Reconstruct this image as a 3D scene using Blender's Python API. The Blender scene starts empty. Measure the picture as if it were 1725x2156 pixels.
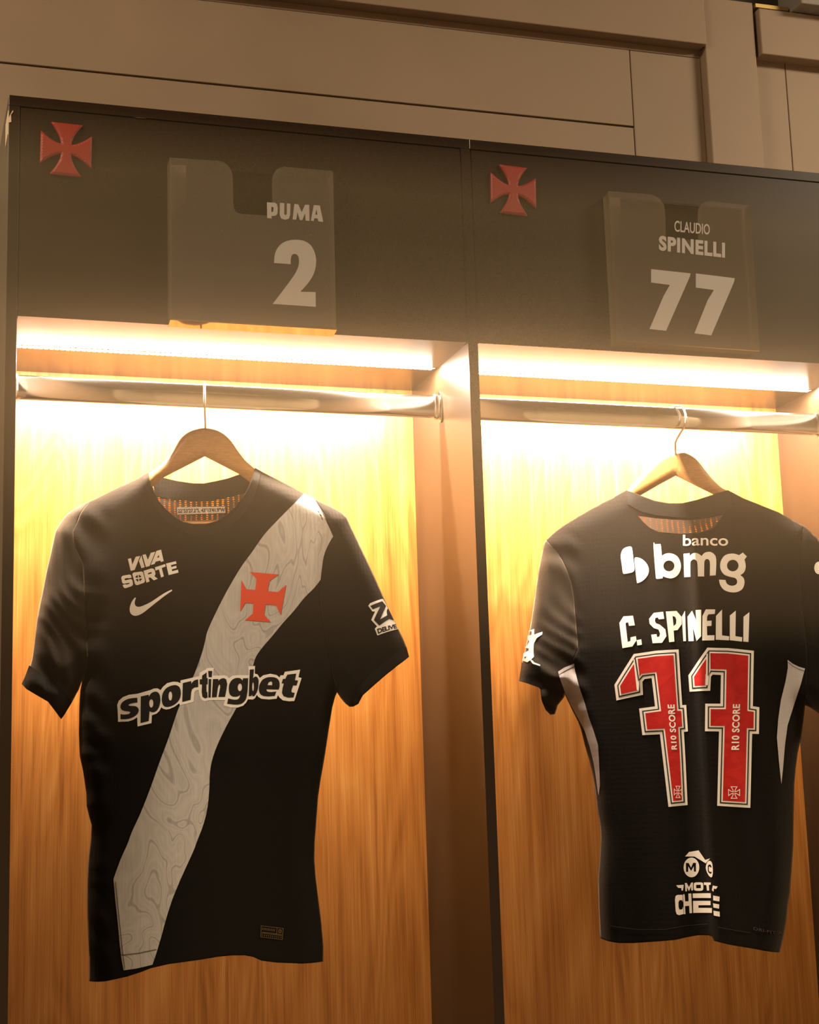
import bpy, bmesh, math, random
import numpy as np
from mathutils import Vector, Matrix
from mathutils.geometry import delaunay_2d_cdt

# outlines in metres: (along the cloth or board, up)
D = {
 'S1sides': [[(-.0836, -.1762), (-.0933, -.1809), (-.1058, -.1874), (-.1343, -.1996), (-.1627, -.2136), (-.1793, -.2202), (-.1917, -.2269), (-.2014, -.2336), (-.2082, -.2412), (-.2144, -.2501),
    (-.2198, -.2598), (-.2231, -.2759), (-.2264, -.2926), (-.2317, -.3161), (-.2364, -.3421), (-.2409, -.3644), (-.245, -.3876), (-.2472, -.409), (-.2491, -.4275), (-.2516, -.4445),
    (-.2551, -.458), (-.2608, -.4701), (-.2655, -.4802)], [(-.2087, -.532), (-.2041, -.5258), (-.1933, -.5081), (-.184, -.4908), (-.1793, -.4787), (-.1773, -.472), (-.1799, -.4807), (-.1819, -.4922), (-.1831, -.5165), (-.1836, -.5536),
    (-.1821, -.5848), (-.1772, -.607), (-.1728, -.6357), (-.172, -.6552), (-.1682, -.6706), (-.1648, -.6819), (-.166, -.7035), (-.1686, -.7231), (-.1699, -.7394), (-.1706, -.7583),
    (-.1707, -.7784), (-.1704, -.7991), (-.1689, -.835), (-.1673, -.8616), (-.1671, -.8948)], [(.1573, -.8786), (.1581, -.8585), (.1561, -.8272), (.1522, -.791), (.1493, -.7636), (.148, -.7387), (.1491, -.7139), (.1513, -.6916), (.1551, -.652), (.1589, -.6302),
    (.1654, -.5976), (.1719, -.5601), (.178, -.5269), (.1824, -.5121), (.1851, -.5061), (.1902, -.5144), (.1964, -.522), (.2024, -.527), (.2079, -.5271)], [(.2898, -.4582), (.2864, -.4438), (.2817, -.4306), (.274, -.4143), (.2604, -.3829), (.2434, -.3403), (.2262, -.3007), (.218, -.2815), (.2107, -.2651), (.2056, -.252),
    (.1981, -.2443), (.1838, -.2354), (.1584, -.2226), (.144, -.2143), (.122, -.2016), (.093, -.1858), (.0813, -.1791), (.0723, -.1738)]],
 'S1seams': [[(-.1703, -.2169), (-.1813, -.2392), (-.1894, -.2614), (-.1893, -.2755), (-.1844, -.291), (-.1754, -.3109), (-.1731, -.3526), (-.1715, -.3989), (-.1692, -.4443), (-.1705, -.4592),
    (-.1773, -.472)], [(.1584, -.2226), (.1731, -.2492), (.1848, -.2791), (.1763, -.2935), (.1704, -.3084), (.1673, -.3268), (.1649, -.3424), (.1654, -.3837), (.1719, -.4321), (.1792, -.4733),
    (.1851, -.5061)]],
 'S1torso': [[(-.0836, -.1762), (-.0933, -.1809), (-.1058, -.1874), (-.1343, -.1996), (-.1627, -.2136), (-.1703, -.2169), (-.1813, -.2392), (-.1894, -.2614), (-.1893, -.2755), (-.1844, -.291),
    (-.1754, -.3109), (-.1731, -.3526), (-.1715, -.3989), (-.1692, -.4443), (-.1705, -.4592), (-.1773, -.472), (-.1799, -.4807), (-.1819, -.4922), (-.1831, -.5165), (-.1836, -.5536),
    (-.1821, -.5848), (-.1772, -.607), (-.1728, -.6357), (-.172, -.6552), (-.1682, -.6706), (-.1648, -.6819), (-.166, -.7035), (-.1686, -.7231), (-.1699, -.7394), (-.1706, -.7583),
    (-.1707, -.7784), (-.1704, -.7991), (-.1689, -.835), (-.1673, -.8616), (-.1671, -.8948), (-.1553, -.8946), (-.1395, -.8938), (-.1119, -.8889), (-.0915, -.8831), (-.08, -.879),
    (-.0548, -.8741), (-.0319, -.8716), (-.0091, -.869), (.014, -.8657), (.0325, -.8646), (.0508, -.8652), (.0622, -.8678), (.0736, -.8733), (.0942, -.8766), (.1286, -.8791),
    (.1573, -.8786), (.1581, -.8585), (.1561, -.8272), (.1522, -.791), (.1493, -.7636), (.148, -.7387), (.1491, -.7139), (.1513, -.6916), (.1551, -.652), (.1589, -.6302),
    (.1654, -.5976), (.1719, -.5601), (.178, -.5269), (.1824, -.5121), (.1851, -.5061), (.1792, -.4733), (.1719, -.4321), (.1654, -.3837), (.1649, -.3424), (.1673, -.3268),
    (.1704, -.3084), (.1763, -.2935), (.1848, -.2791), (.1731, -.2492), (.1584, -.2226), (.144, -.2143), (.122, -.2016), (.093, -.1858), (.0813, -.1791), (.0723, -.1738),
    (.0708, -.1842), (.0678, -.1971), (.0632, -.2084), (.0557, -.2212), (.0444, -.2359), (.0316, -.2467), (.0186, -.2551), (.002, -.2592), (-.0161, -.2587), (-.0308, -.255),
    (-.0417, -.2483), (-.0546, -.2366), (-.0673, -.2214), (-.0746, -.2078), (-.0802, -.1948), (-.0829, -.1862)]],
 'S1torsoB': [[(-.0836, -.1762), (-.0933, -.1809), (-.1058, -.1874), (-.1343, -.1996), (-.1627, -.2136), (-.1703, -.2169), (-.1813, -.2392), (-.1894, -.2614), (-.1893, -.2755), (-.1844, -.291),
    (-.1754, -.3109), (-.1731, -.3526), (-.1715, -.3989), (-.1692, -.4443), (-.1705, -.4592), (-.1773, -.472), (-.1799, -.4807), (-.1819, -.4922), (-.1831, -.5165), (-.1836, -.5536),
    (-.1821, -.5848), (-.1772, -.607), (-.1728, -.6357), (-.172, -.6552), (-.1682, -.6706), (-.1648, -.6819), (-.166, -.7035), (-.1686, -.7231), (-.1699, -.7394), (-.1706, -.7583),
    (-.1707, -.7784), (-.1704, -.7991), (-.1689, -.835), (-.1673, -.8616), (-.1671, -.8948), (-.1553, -.8946), (-.1395, -.8938), (-.1119, -.8889), (-.0915, -.8831), (-.08, -.879),
    (-.0548, -.8741), (-.0319, -.8716), (-.0091, -.869), (.014, -.8657), (.0325, -.8646), (.0508, -.8652), (.0622, -.8678), (.0736, -.8733), (.0942, -.8766), (.1286, -.8791),
    (.1573, -.8786), (.1581, -.8585), (.1561, -.8272), (.1522, -.791), (.1493, -.7636), (.148, -.7387), (.1491, -.7139), (.1513, -.6916), (.1551, -.652), (.1589, -.6302),
    (.1654, -.5976), (.1719, -.5601), (.178, -.5269), (.1824, -.5121), (.1851, -.5061), (.1792, -.4733), (.1719, -.4321), (.1654, -.3837), (.1649, -.3424), (.1673, -.3268),
    (.1704, -.3084), (.1763, -.2935), (.1848, -.2791), (.1731, -.2492), (.1584, -.2226), (.144, -.2143), (.122, -.2016), (.093, -.1858), (.0813, -.1791), (.0723, -.1738),
    (.0693, -.1915), (.0642, -.2098), (.0563, -.228), (.0457, -.2418), (.02, -.2509), (-.0028, -.2523), (-.0305, -.2494), (-.0567, -.2373), (-.0684, -.2242), (-.0733, -.2113),
    (-.0802, -.1927)]],
 'S1sleeveL': [[(-.1703, -.2169), (-.1793, -.2202), (-.1917, -.2269), (-.2014, -.2336), (-.2082, -.2412), (-.2144, -.2501), (-.2198, -.2598), (-.2231, -.2759), (-.2264, -.2926), (-.2317, -.3161),
    (-.2364, -.3421), (-.2409, -.3644), (-.245, -.3876), (-.2472, -.409), (-.2491, -.4275), (-.2516, -.4445), (-.2551, -.458), (-.2608, -.4701), (-.2655, -.4802), (-.2566, -.4886),
    (-.2402, -.4986), (-.224, -.5083), (-.2149, -.5217), (-.2087, -.532), (-.2041, -.5258), (-.1933, -.5081), (-.184, -.4908), (-.1793, -.4787), (-.1773, -.472), (-.1705, -.4592),
    (-.1692, -.4443), (-.1715, -.3989), (-.1731, -.3526), (-.1754, -.3109), (-.1844, -.291), (-.1893, -.2755), (-.1894, -.2614), (-.1813, -.2392)]],
 'S1sleeveR': [[(.1584, -.2226), (.1731, -.2492), (.1848, -.2791), (.1763, -.2935), (.1704, -.3084), (.1673, -.3268), (.1649, -.3424), (.1654, -.3837), (.1719, -.4321), (.1792, -.4733),
    (.1851, -.5061), (.1902, -.5144), (.1964, -.522), (.2024, -.527), (.2079, -.5271), (.2152, -.5226), (.2197, -.5137), (.2219, -.5099), (.2356, -.4982), (.2539, -.4831),
    (.2724, -.4693), (.2898, -.4582), (.2864, -.4438), (.2817, -.4306), (.274, -.4143), (.2604, -.3829), (.2434, -.3403), (.2262, -.3007), (.218, -.2815), (.2107, -.2651),
    (.2056, -.252), (.1981, -.2443), (.1838, -.2354)]],
 'S1band': [[(-.0805, -.1859), (-.0637, -.1821), (-.0435, -.1874), (-.0205, -.1916), (-.0051, -.1924), (.0131, -.1894), (.0313, -.1857), (.0474, -.1804), (.0664, -.1731), (.0682, -.1925),
    (.0631, -.2073), (.0358, -.2136), (.0128, -.2179), (-.0095, -.2191), (-.0318, -.2173), (-.0548, -.2145), (-.075, -.2089)]],
 'S1mesh': [[(-.075, -.2082), (-.0548, -.2138), (-.0318, -.2166), (-.0095, -.2184), (.0128, -.2172), (.0359, -.2129), (.0631, -.2066), (.0552, -.2256), (.0446, -.2409), (.0236, -.2509),
    (.0181, -.25), (-.032, -.2489), (-.0584, -.2378), (-.0701, -.2218)]],
 'S1label': [[(-.0434, -.2277), (.0268, -.2284), (.0274, -.2379), (-.0431, -.2383)]],
 'S1labeltext': [(-.042, -.2367), (.0265, -.2367), (.0262, -.2303), (-.0419, -.2296)],
 'S1collar': [[(.0723, -.1738), (.0719, -.1871), (.0695, -.2014), (.065, -.2127), (.0576, -.2255), (.0464, -.24), (.0337, -.2507), (.0208, -.259), (.0043, -.2631), (-.0136, -.2626),
    (-.0281, -.2589), (-.039, -.2523), (-.0518, -.2407), (-.0643, -.2257), (-.0716, -.2121), (-.0773, -.199), (-.0808, -.1893), (-.0836, -.1762), (-.0925, -.1811), (-.0884, -.1934),
    (-.0834, -.2067), (-.0771, -.2211), (-.0682, -.236), (-.0553, -.2518), (-.0402, -.2641), (-.0266, -.2708), (-.0129, -.2744), (.0049, -.2749), (.0241, -.2703), (.04, -.261),
    (.0532, -.2495), (.0657, -.2331), (.0728, -.2179), (.0771, -.2044), (.0801, -.191), (.0813, -.1791)]],
 'S1cuffL': [[(-.2547, -.454), (-.2253, -.4721), (-.2035, -.488), (-.1982, -.498), (-.1933, -.5081), (-.204, -.5258), (-.2087, -.532), (-.213, -.5224), (-.2204, -.5097), (-.2362, -.5002),
    (-.2538, -.4898), (-.2655, -.4802), (-.2608, -.4701)]],
 'S1cuffR': [[(.2864, -.4438), (.2898, -.4582), (.2724, -.4712), (.2541, -.485), (.2359, -.5), (.2223, -.5115), (.2158, -.5034), (.2304, -.487), (.2511, -.4694), (.2698, -.4554)]],
 'S1sash': [[(.1439, -.2147), (.1585, -.2225), (.163, -.2323), (.1678, -.2423), (.1724, -.2523), (.1769, -.2625), (.1813, -.2728), (.1854, -.2827), (.1826, -.2873), (.1796, -.2922),
    (.177, -.2971), (.1747, -.3018), (.1728, -.3065), (.1712, -.3116), (.1699, -.3175), (.169, -.3238), (.1681, -.3298), (.1673, -.3353), (.1666, -.3405), (.166, -.3452),
    (.1634, -.3488), (.1604, -.3529), (.1568, -.3571), (.1523, -.3615), (.1472, -.3661), (.1421, -.3712), (.1373, -.3768), (.1325, -.3829), (.1274, -.3889), (.1221, -.3947),
    (.1165, -.4005), (.111, -.4064), (.1053, -.413), (.0997, -.4197), (.0945, -.4258), (.0899, -.4309), (.0856, -.4354), (.0818, -.4398), (.0783, -.4441), (.0752, -.4483),
    (.0727, -.452), (.0712, -.4547), (.0703, -.4569), (.069, -.4609), (.0669, -.468), (.0645, -.4768), (.0618, -.4853), (.0588, -.4926), (.0554, -.4996), (.0521, -.5065),
    (.049, -.5133), (.0458, -.52), (.0425, -.5266), (.0388, -.5332), (.0349, -.5397), (.0312, -.5462), (.0276, -.5527), (.0242, -.5593), (.0209, -.5656), (.018, -.5715),
    (.0153, -.5772), (.0129, -.5829), (.0107, -.5887), (.0088, -.5944), (.0072, -.6002), (.006, -.606), (.0051, -.6117), (.0045, -.6177), (.0042, -.6239), (.0041, -.6304),
    (.0038, -.6373), (.0033, -.6449), (.0026, -.653), (.0015, -.6611), (.0001, -.6689), (-.0018, -.6767), (-.0041, -.6847), (-.0073, -.6936), (-.0111, -.7027), (-.0142, -.7102),
    (-.0159, -.7147), (-.017, -.7177), (-.0189, -.7221), (-.0224, -.7295), (-.0267, -.7383), (-.0307, -.7465), (-.034, -.7534), (-.0371, -.7598), (-.0401, -.7665), (-.0433, -.7736),
    (-.0465, -.781), (-.0496, -.7886), (-.0524, -.7966), (-.0552, -.8048), (-.0578, -.813), (-.0602, -.8212), (-.0625, -.8293), (-.0648, -.8373), (-.0672, -.845), (-.0696, -.8525),
    (-.0718, -.8592), (-.0737, -.8649), (-.0755, -.8698), (-.0771, -.8741), (-.0838, -.8755), (-.091, -.877), (-.0978, -.8782), (-.1043, -.879), (-.1104, -.8796), (-.1161, -.8801),
    (-.1174, -.8737), (-.1188, -.8663), (-.1201, -.8575), (-.1213, -.8466), (-.1224, -.8343), (-.1236, -.8219), (-.1249, -.8098), (-.1262, -.7976), (-.1275, -.7861), (-.1285, -.7756),
    (-.1294, -.7659), (-.1302, -.7569), (-.1271, -.7481), (-.1237, -.7388), (-.1204, -.7303), (-.1172, -.723), (-.1141, -.7165), (-.1113, -.7102), (-.109, -.7043), (-.107, -.6986),
    (-.1045, -.6923), (-.1012, -.6853), (-.0974, -.6776), (-.0934, -.669), (-.0892, -.6591), (-.0847, -.6482), (-.0802, -.6368), (-.0757, -.6249), (-.0712, -.6124), (-.0667, -.6002),
    (-.0623, -.5886), (-.0578, -.5773), (-.0533, -.5655), (-.0487, -.5523), (-.0441, -.5386), (-.0398, -.5262), (-.0357, -.5161), (-.0319, -.5073), (-.0281, -.4992), (-.0245, -.492),
    (-.0209, -.4854), (-.0172, -.478), (-.0133, -.4687), (-.0094, -.4585), (-.0061, -.4494), (-.0037, -.4421), (-.002, -.4358), (-.0005, -.4299), (.0006, -.4249), (.0015, -.4202),
    (.0037, -.4137), (.0081, -.4036), (.0139, -.3916), (.0197, -.38), (.0252, -.3695), (.0307, -.3593), (.0363, -.3496), (.0419, -.3402), (.0474, -.3312), (.0528, -.323),
    (.0577, -.3161), (.0624, -.31), (.0676, -.3033), (.0733, -.2951), (.0795, -.2863), (.0857, -.2781), (.0919, -.2711), (.0982, -.2646), (.1044, -.2584), (.1108, -.252),
    (.1171, -.2458), (.1227, -.2404), (.1269, -.2362), (.1303, -.2326), (.1337, -.2288), (.1373, -.2244), (.1408, -.2196)]],
 'S1stitch': [[(-.1203, -.8601), (-.0972, -.8585), (-.0718, -.8542), (-.0719, -.8535), (-.0973, -.8578), (-.1204, -.8594)], [(-.1277, -.7604), (-.1234, -.8017), (-.1188, -.8465), (-.1149, -.8784), (-.1142, -.8783), (-.1181, -.8465), (-.1227, -.8016), (-.127, -.7603)]],
 'S1cross': [[(.0644, -.3315), (.1058, -.3364), (.0922, -.3457), (.0901, -.3602), (.1045, -.3619), (.1164, -.3519), (.1079, -.3952), (.1015, -.3808), (.0863, -.3789), (.0842, -.3939),
    (.0939, -.405), (.0569, -.4008), (.0681, -.3921), (.0692, -.3771), (.0575, -.3759), (.0502, -.3883), (.0525, -.343), (.0592, -.3563), (.0722, -.3578), (.0742, -.3415)]],
 'S1viva': [[(-.1104, -.3071), (-.1059, -.3063), (-.1041, -.3159), (-.0992, -.3043), (-.0929, -.3034), (-.1007, -.3233), (-.1063, -.3246)], [(-.0945, -.3107), (-.091, -.3028), (-.0863, -.3199), (-.091, -.3212)], [(-.0895, -.302), (-.0848, -.3011), (-.0816, -.3094), (-.0775, -.2993), (-.0711, -.2979), (-.0792, -.3183), (-.0846, -.3197)], [(-.0775, -.317), (-.0694, -.2968), (-.0627, -.2951), (-.059, -.3118), (-.0631, -.313), (-.0637, -.3108), (-.0705, -.3124), (-.0722, -.3156)], [(-.0688, -.3068), (-.0661, -.3025), (-.0653, -.3061)], [(-.12, -.3344), (-.1191, -.3324), (-.1172, -.3313), (-.1081, -.3299), (-.1064, -.3306), (-.1056, -.3321), (-.1051, -.3345), (-.1098, -.3354), (-.1105, -.3347), (-.1148, -.3356),
    (-.1152, -.3369), (-.1142, -.3383), (-.1061, -.3365), (-.1044, -.3376), (-.1036, -.3397), (-.1031, -.3441), (-.1038, -.3458), (-.1054, -.3469), (-.1132, -.3494), (-.1152, -.3494),
    (-.1165, -.3482), (-.118, -.3448), (-.1138, -.3438), (-.1123, -.3445), (-.1085, -.3435), (-.1079, -.3425), (-.1088, -.3419), (-.1158, -.343), (-.1175, -.3426), (-.1185, -.3413)], [(-.104, -.3298), (-.1032, -.3281), (-.1017, -.3272), (-.091, -.3261), (-.0893, -.3267), (-.0884, -.3282), (-.0859, -.3392), (-.0863, -.3412), (-.0875, -.3425), (-.0967, -.3457),
    (-.0987, -.3454), (-.1001, -.344)], [(-.088, -.3252), (-.0765, -.322), (-.0739, -.3224), (-.072, -.3245), (-.0708, -.3298), (-.0723, -.3335), (-.0676, -.3372), (-.0732, -.3394), (-.0782, -.3349), (-.0808, -.3356),
    (-.0793, -.3408), (-.0838, -.3423)], [(-.0819, -.3288), (-.0772, -.3272), (-.0762, -.3277), (-.0761, -.3293), (-.0813, -.3307)], [(-.0716, -.3206), (-.057, -.3163), (-.0562, -.3197), (-.0618, -.3218), (-.0589, -.3342), (-.0628, -.3356), (-.0658, -.3237), (-.0708, -.3252)], [(-.0557, -.3156), (-.0415, -.3126), (-.0405, -.3161), (-.0486, -.318), (-.048, -.321), (-.0411, -.3191), (-.0404, -.3224), (-.0474, -.3242), (-.0469, -.327), (-.0386, -.325),
    (-.0378, -.3293), (-.0519, -.3324)], [(-.098, -.3327), (-.0983, -.3326), (-.099, -.3325), (-.0997, -.3331), (-.0997, -.334), (-.0991, -.3346), (-.098, -.3348), (-.0969, -.3348), (-.0961, -.3349), (-.0959, -.335),
    (-.096, -.3347), (-.0961, -.3339), (-.096, -.3328), (-.0961, -.3317), (-.0967, -.331), (-.0976, -.3311), (-.0982, -.3317), (-.0982, -.3324)], [(-.0929, -.3325), (-.0928, -.3323), (-.0927, -.3315), (-.0933, -.3309), (-.0942, -.3308), (-.0948, -.3314), (-.095, -.3325), (-.0949, -.3336), (-.0949, -.3344), (-.0951, -.3347),
    (-.0948, -.3346), (-.094, -.3345), (-.0929, -.3346), (-.0918, -.3345), (-.0912, -.3339), (-.0913, -.333), (-.0919, -.3324), (-.0926, -.3324)], [(-.092, -.3382), (-.0918, -.3384), (-.091, -.3384), (-.0904, -.3379), (-.0903, -.337), (-.091, -.3363), (-.092, -.3362), (-.0932, -.3362), (-.094, -.3361), (-.0942, -.336),
    (-.0941, -.3362), (-.094, -.337), (-.0941, -.3382), (-.094, -.3393), (-.0933, -.3399), (-.0924, -.3399), (-.0919, -.3393), (-.0919, -.3385)], [(-.0973, -.3388), (-.0975, -.339), (-.0975, -.3398), (-.0969, -.3404), (-.096, -.3405), (-.0954, -.3399), (-.0953, -.3388), (-.0953, -.3377), (-.0953, -.3369), (-.0951, -.3366),
    (-.0954, -.3367), (-.0962, -.3368), (-.0973, -.3367), (-.0984, -.3368), (-.099, -.3374), (-.0989, -.3383), (-.0983, -.3389), (-.0976, -.3389)]],
 'S1swoosh': [[(-.0474, -.3536), (-.0468, -.3551), (-.0494, -.3568), (-.0523, -.3587), (-.0552, -.3607), (-.0582, -.3627), (-.0612, -.3649), (-.0643, -.3673), (-.0674, -.3696), (-.0703, -.3718),
    (-.073, -.3739), (-.0755, -.3759), (-.078, -.3778), (-.0803, -.3796), (-.0827, -.3814), (-.0849, -.3832), (-.0871, -.3848), (-.0891, -.3861), (-.0909, -.3872), (-.0926, -.388),
    (-.0942, -.3887), (-.0957, -.3892), (-.0972, -.3895), (-.0985, -.3898), (-.0998, -.3898), (-.1011, -.3897), (-.1024, -.3893), (-.1036, -.3887), (-.1048, -.3879), (-.1058, -.387),
    (-.1065, -.3858), (-.1071, -.3844), (-.1075, -.383), (-.1078, -.3815), (-.1078, -.38), (-.1077, -.3786), (-.1075, -.377), (-.1071, -.3755), (-.1066, -.3738), (-.106, -.3721),
    (-.1053, -.3704), (-.1044, -.3688), (-.1035, -.3673), (-.1024, -.3659), (-.1013, -.3646), (-.1003, -.3634), (-.0989, -.3642), (-.0994, -.3655), (-.0999, -.3669), (-.1003, -.3683),
    (-.1006, -.3696), (-.1007, -.3707), (-.1007, -.3718), (-.1006, -.3727), (-.1003, -.3736), (-.0999, -.3745), (-.0993, -.3753), (-.0986, -.376), (-.0977, -.3765), (-.0968, -.3769),
    (-.0957, -.377), (-.0944, -.377), (-.0931, -.3769), (-.0916, -.3766), (-.09, -.3761), (-.0883, -.3755), (-.0864, -.3747), (-.0843, -.3739), (-.082, -.3729), (-.0796, -.3717),
    (-.077, -.3703), (-.0741, -.3685), (-.0709, -.3665), (-.0678, -.3644), (-.0649, -.3625), (-.0623, -.361), (-.06, -.3595), (-.0577, -.3582), (-.0555, -.3571), (-.0533, -.356),
    (-.0513, -.3551), (-.0493, -.3543)]],
 'S1sponsorbase': [[(-.1241, -.5398), (-.1247, -.5238), (-.1254, -.5161), (-.1232, -.5102), (-.1172, -.5052), (-.1087, -.5022), (-.0967, -.5011), (-.0786, -.4965), (-.0735, -.4944), (-.0683, -.4943),
    (-.064, -.497), (-.0606, -.4924), (-.0546, -.4874), (-.046, -.4855), (-.04, -.4861), (-.0358, -.4879), (-.0358, -.484), (-.0108, -.479), (-.009, -.4791), (-.0087, -.4743),
    (-.0029, -.4711), (.0016, -.4691), (.001, -.4681), (.0117, -.4675), (.0104, -.4788), (.0181, -.479), (.027, -.4788), (.0306, -.4803), (.0331, -.4833), (.0378, -.48),
    (.045, -.4792), (.0612, -.4797), (.0609, -.4672), (.0703, -.4668), (.0697, -.4776), (.0738, -.4789), (.0768, -.4841), (.0818, -.4804), (.0918, -.4785), (.1007, -.4806),
    (.105, -.4843), (.1061, -.4812), (.1106, -.4813), (.1125, -.4764), (.1343, -.474), (.1317, -.4847), (.1362, -.4859), (.1252, -.5181), (.118, -.5183), (.1091, -.5167),
    (.1042, -.5125), (.1022, -.509), (.1002, -.514), (.0894, -.5149), (.0786, -.5135), (.0742, -.5106), (.0723, -.5078), (.0697, -.5124), (.0666, -.5143), (.0597, -.5137),
    (.0571, -.5183), (.0526, -.5227), (.0445, -.5251), (.0347, -.5244), (.0253, -.5214), (.0272, -.5138), (.0069, -.5131), (.0033, -.5135), (-.0013, -.5146), (-.0049, -.5131),
    (-.0076, -.5099), (-.0093, -.5041), (-.0103, -.4981), (-.0145, -.4988), (-.0162, -.5013), (-.0176, -.5149), (-.0367, -.5192), (-.0377, -.5163), (-.0444, -.5211), (-.0513, -.5239),
    (-.0564, -.5246), (-.0607, -.5232), (-.0631, -.5212), (-.0659, -.5264), (-.0702, -.5301), (-.0766, -.532), (-.0771, -.5431), (-.0968, -.5472), (-.0972, -.5341), (-.1027, -.5376),
    (-.1096, -.5397)]],
 'S1sponsor': [[(-.1206, -.5363), (-.1208, -.529), (-.1192, -.5294), (-.1174, -.5297), (-.1155, -.5299), (-.1135, -.5298), (-.1113, -.5297), (-.1096, -.5293), (-.1083, -.5288), (-.1074, -.5282),
    (-.107, -.5275), (-.107, -.527), (-.1073, -.5264), (-.1083, -.526), (-.1101, -.5256), (-.1125, -.5253), (-.1147, -.5249), (-.1165, -.5243), (-.1181, -.5236), (-.1194, -.5227),
    (-.1202, -.5214), (-.1207, -.5199), (-.1208, -.5183), (-.1205, -.5166), (-.1197, -.5146), (-.1185, -.5129), (-.1167, -.5113), (-.1145, -.5099), (-.1121, -.5088), (-.1096, -.508),
    (-.107, -.5075), (-.1044, -.5071), (-.1018, -.5069), (-.0993, -.5068), (-.0969, -.5068), (-.0969, -.5135), (-.0988, -.5136), (-.1008, -.5138), (-.1027, -.514), (-.1046, -.5144),
    (-.1064, -.5148), (-.1078, -.5153), (-.1088, -.5159), (-.1093, -.5165), (-.1094, -.517), (-.109, -.5173), (-.1083, -.5176), (-.107, -.5179), (-.1049, -.5181), (-.1024, -.5182),
    (-.1001, -.5185), (-.0985, -.5191), (-.0973, -.5198), (-.0963, -.5208), (-.0956, -.5219), (-.0951, -.5232), (-.095, -.5247), (-.0954, -.5263), (-.0961, -.5281), (-.0972, -.5297),
    (-.0987, -.5312), (-.1006, -.5326), (-.1027, -.5338), (-.105, -.5348), (-.1076, -.5356), (-.1104, -.5361), (-.1137, -.5364), (-.1172, -.5364)], [(-.092, -.5051), (-.0808, -.5029), (-.0808, -.5059), (-.0808, -.5059), (-.0799, -.5044), (-.0785, -.5025), (-.0769, -.5008), (-.0753, -.4998), (-.0735, -.4992), (-.0718, -.4989),
    (-.0702, -.499), (-.0688, -.4994), (-.0675, -.5003), (-.0664, -.5015), (-.0656, -.5031), (-.0649, -.5051), (-.0646, -.5074), (-.0644, -.5101), (-.0645, -.5128), (-.0649, -.5154),
    (-.0655, -.518), (-.0663, -.5204), (-.0674, -.5227), (-.0687, -.5247), (-.0702, -.5263), (-.0718, -.5273), (-.0736, -.5278), (-.0753, -.528), (-.077, -.5276), (-.0787, -.5268),
    (-.0798, -.5261), (-.0809, -.54), (-.0925, -.5426)], [(-.0743, -.5155), (-.0744, -.5168), (-.0746, -.518), (-.075, -.5191), (-.0755, -.52), (-.076, -.5207), (-.0766, -.5211), (-.0773, -.5212), (-.0779, -.521), (-.0785, -.5206),
    (-.0791, -.5199), (-.0795, -.5189), (-.0799, -.5178), (-.0801, -.5166), (-.0802, -.5153), (-.0801, -.514), (-.0799, -.5128), (-.0795, -.5117), (-.0791, -.5108), (-.0785, -.5101),
    (-.0779, -.5097), (-.0772, -.5096), (-.0766, -.5097), (-.076, -.5102), (-.0754, -.5109), (-.075, -.5118), (-.0746, -.5129), (-.0744, -.5142)], [(-.0624, -.5094), (-.0621, -.5066), (-.0616, -.5037), (-.0606, -.5009), (-.0592, -.4984), (-.0575, -.4961), (-.0554, -.4942), (-.053, -.4928), (-.0503, -.4917), (-.0477, -.491),
    (-.0455, -.4906), (-.0436, -.4905), (-.0417, -.4907), (-.04, -.4914), (-.0384, -.4924), (-.0371, -.4939), (-.0362, -.4961), (-.0356, -.4988), (-.0354, -.5016), (-.0356, -.5045),
    (-.0361, -.5074), (-.0371, -.5102), (-.0386, -.5127), (-.0405, -.5149), (-.0427, -.5169), (-.0451, -.5184), (-.0478, -.5197), (-.0504, -.5205), (-.0529, -.521), (-.0552, -.521),
    (-.0573, -.5207), (-.0589, -.52), (-.0601, -.5188), (-.0611, -.5172), (-.0618, -.5149), (-.0623, -.5122)], [(-.0475, -.5058), (-.0476, -.5072), (-.0478, -.5086), (-.0481, -.5098), (-.0485, -.5108), (-.049, -.5115), (-.0496, -.512), (-.0502, -.5121), (-.0508, -.5119), (-.0513, -.5115),
    (-.0518, -.5107), (-.0523, -.5096), (-.0526, -.5084), (-.0528, -.5071), (-.0528, -.5056), (-.0528, -.5042), (-.0525, -.5028), (-.0522, -.5016), (-.0518, -.5006), (-.0513, -.4999),
    (-.0507, -.4994), (-.0501, -.4993), (-.0495, -.4995), (-.049, -.4999), (-.0485, -.5007), (-.0481, -.5018), (-.0478, -.503), (-.0476, -.5044)], [(-.0325, -.4878), (-.0208, -.4853), (-.0206, -.4896), (-.0191, -.487), (-.0169, -.4851), (-.0143, -.4838), (-.0108, -.4833), (-.0109, -.4942), (-.0161, -.4944), (-.0196, -.4969),
    (-.0209, -.5011), (-.0219, -.5118), (-.0335, -.5146)], [(-.005, -.4782), (.0014, -.474), (.0013, -.482), (.0029, -.4821), (.0026, -.4906), (.001, -.491), (.0009, -.5013), (.0021, -.5018), (.0024, -.5094), (-.0012, -.5106),
    (-.0049, -.5082), (-.0059, -.501), (-.0054, -.491), (-.0086, -.4902), (-.0086, -.4835), (-.0053, -.4833)], [(.0037, -.472), (.0094, -.4721), (.0086, -.4808), (.0043, -.4806)], [(.0043, -.4835), (.0079, -.4836), (.0068, -.5096), (.0035, -.5096)], [(.0104, -.4837), (.018, -.4838), (.018, -.4866), (.0198, -.4847), (.0221, -.4834), (.0261, -.4828), (.0292, -.4847), (.0305, -.4915), (.0291, -.5005), (.0272, -.5094),
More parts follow.
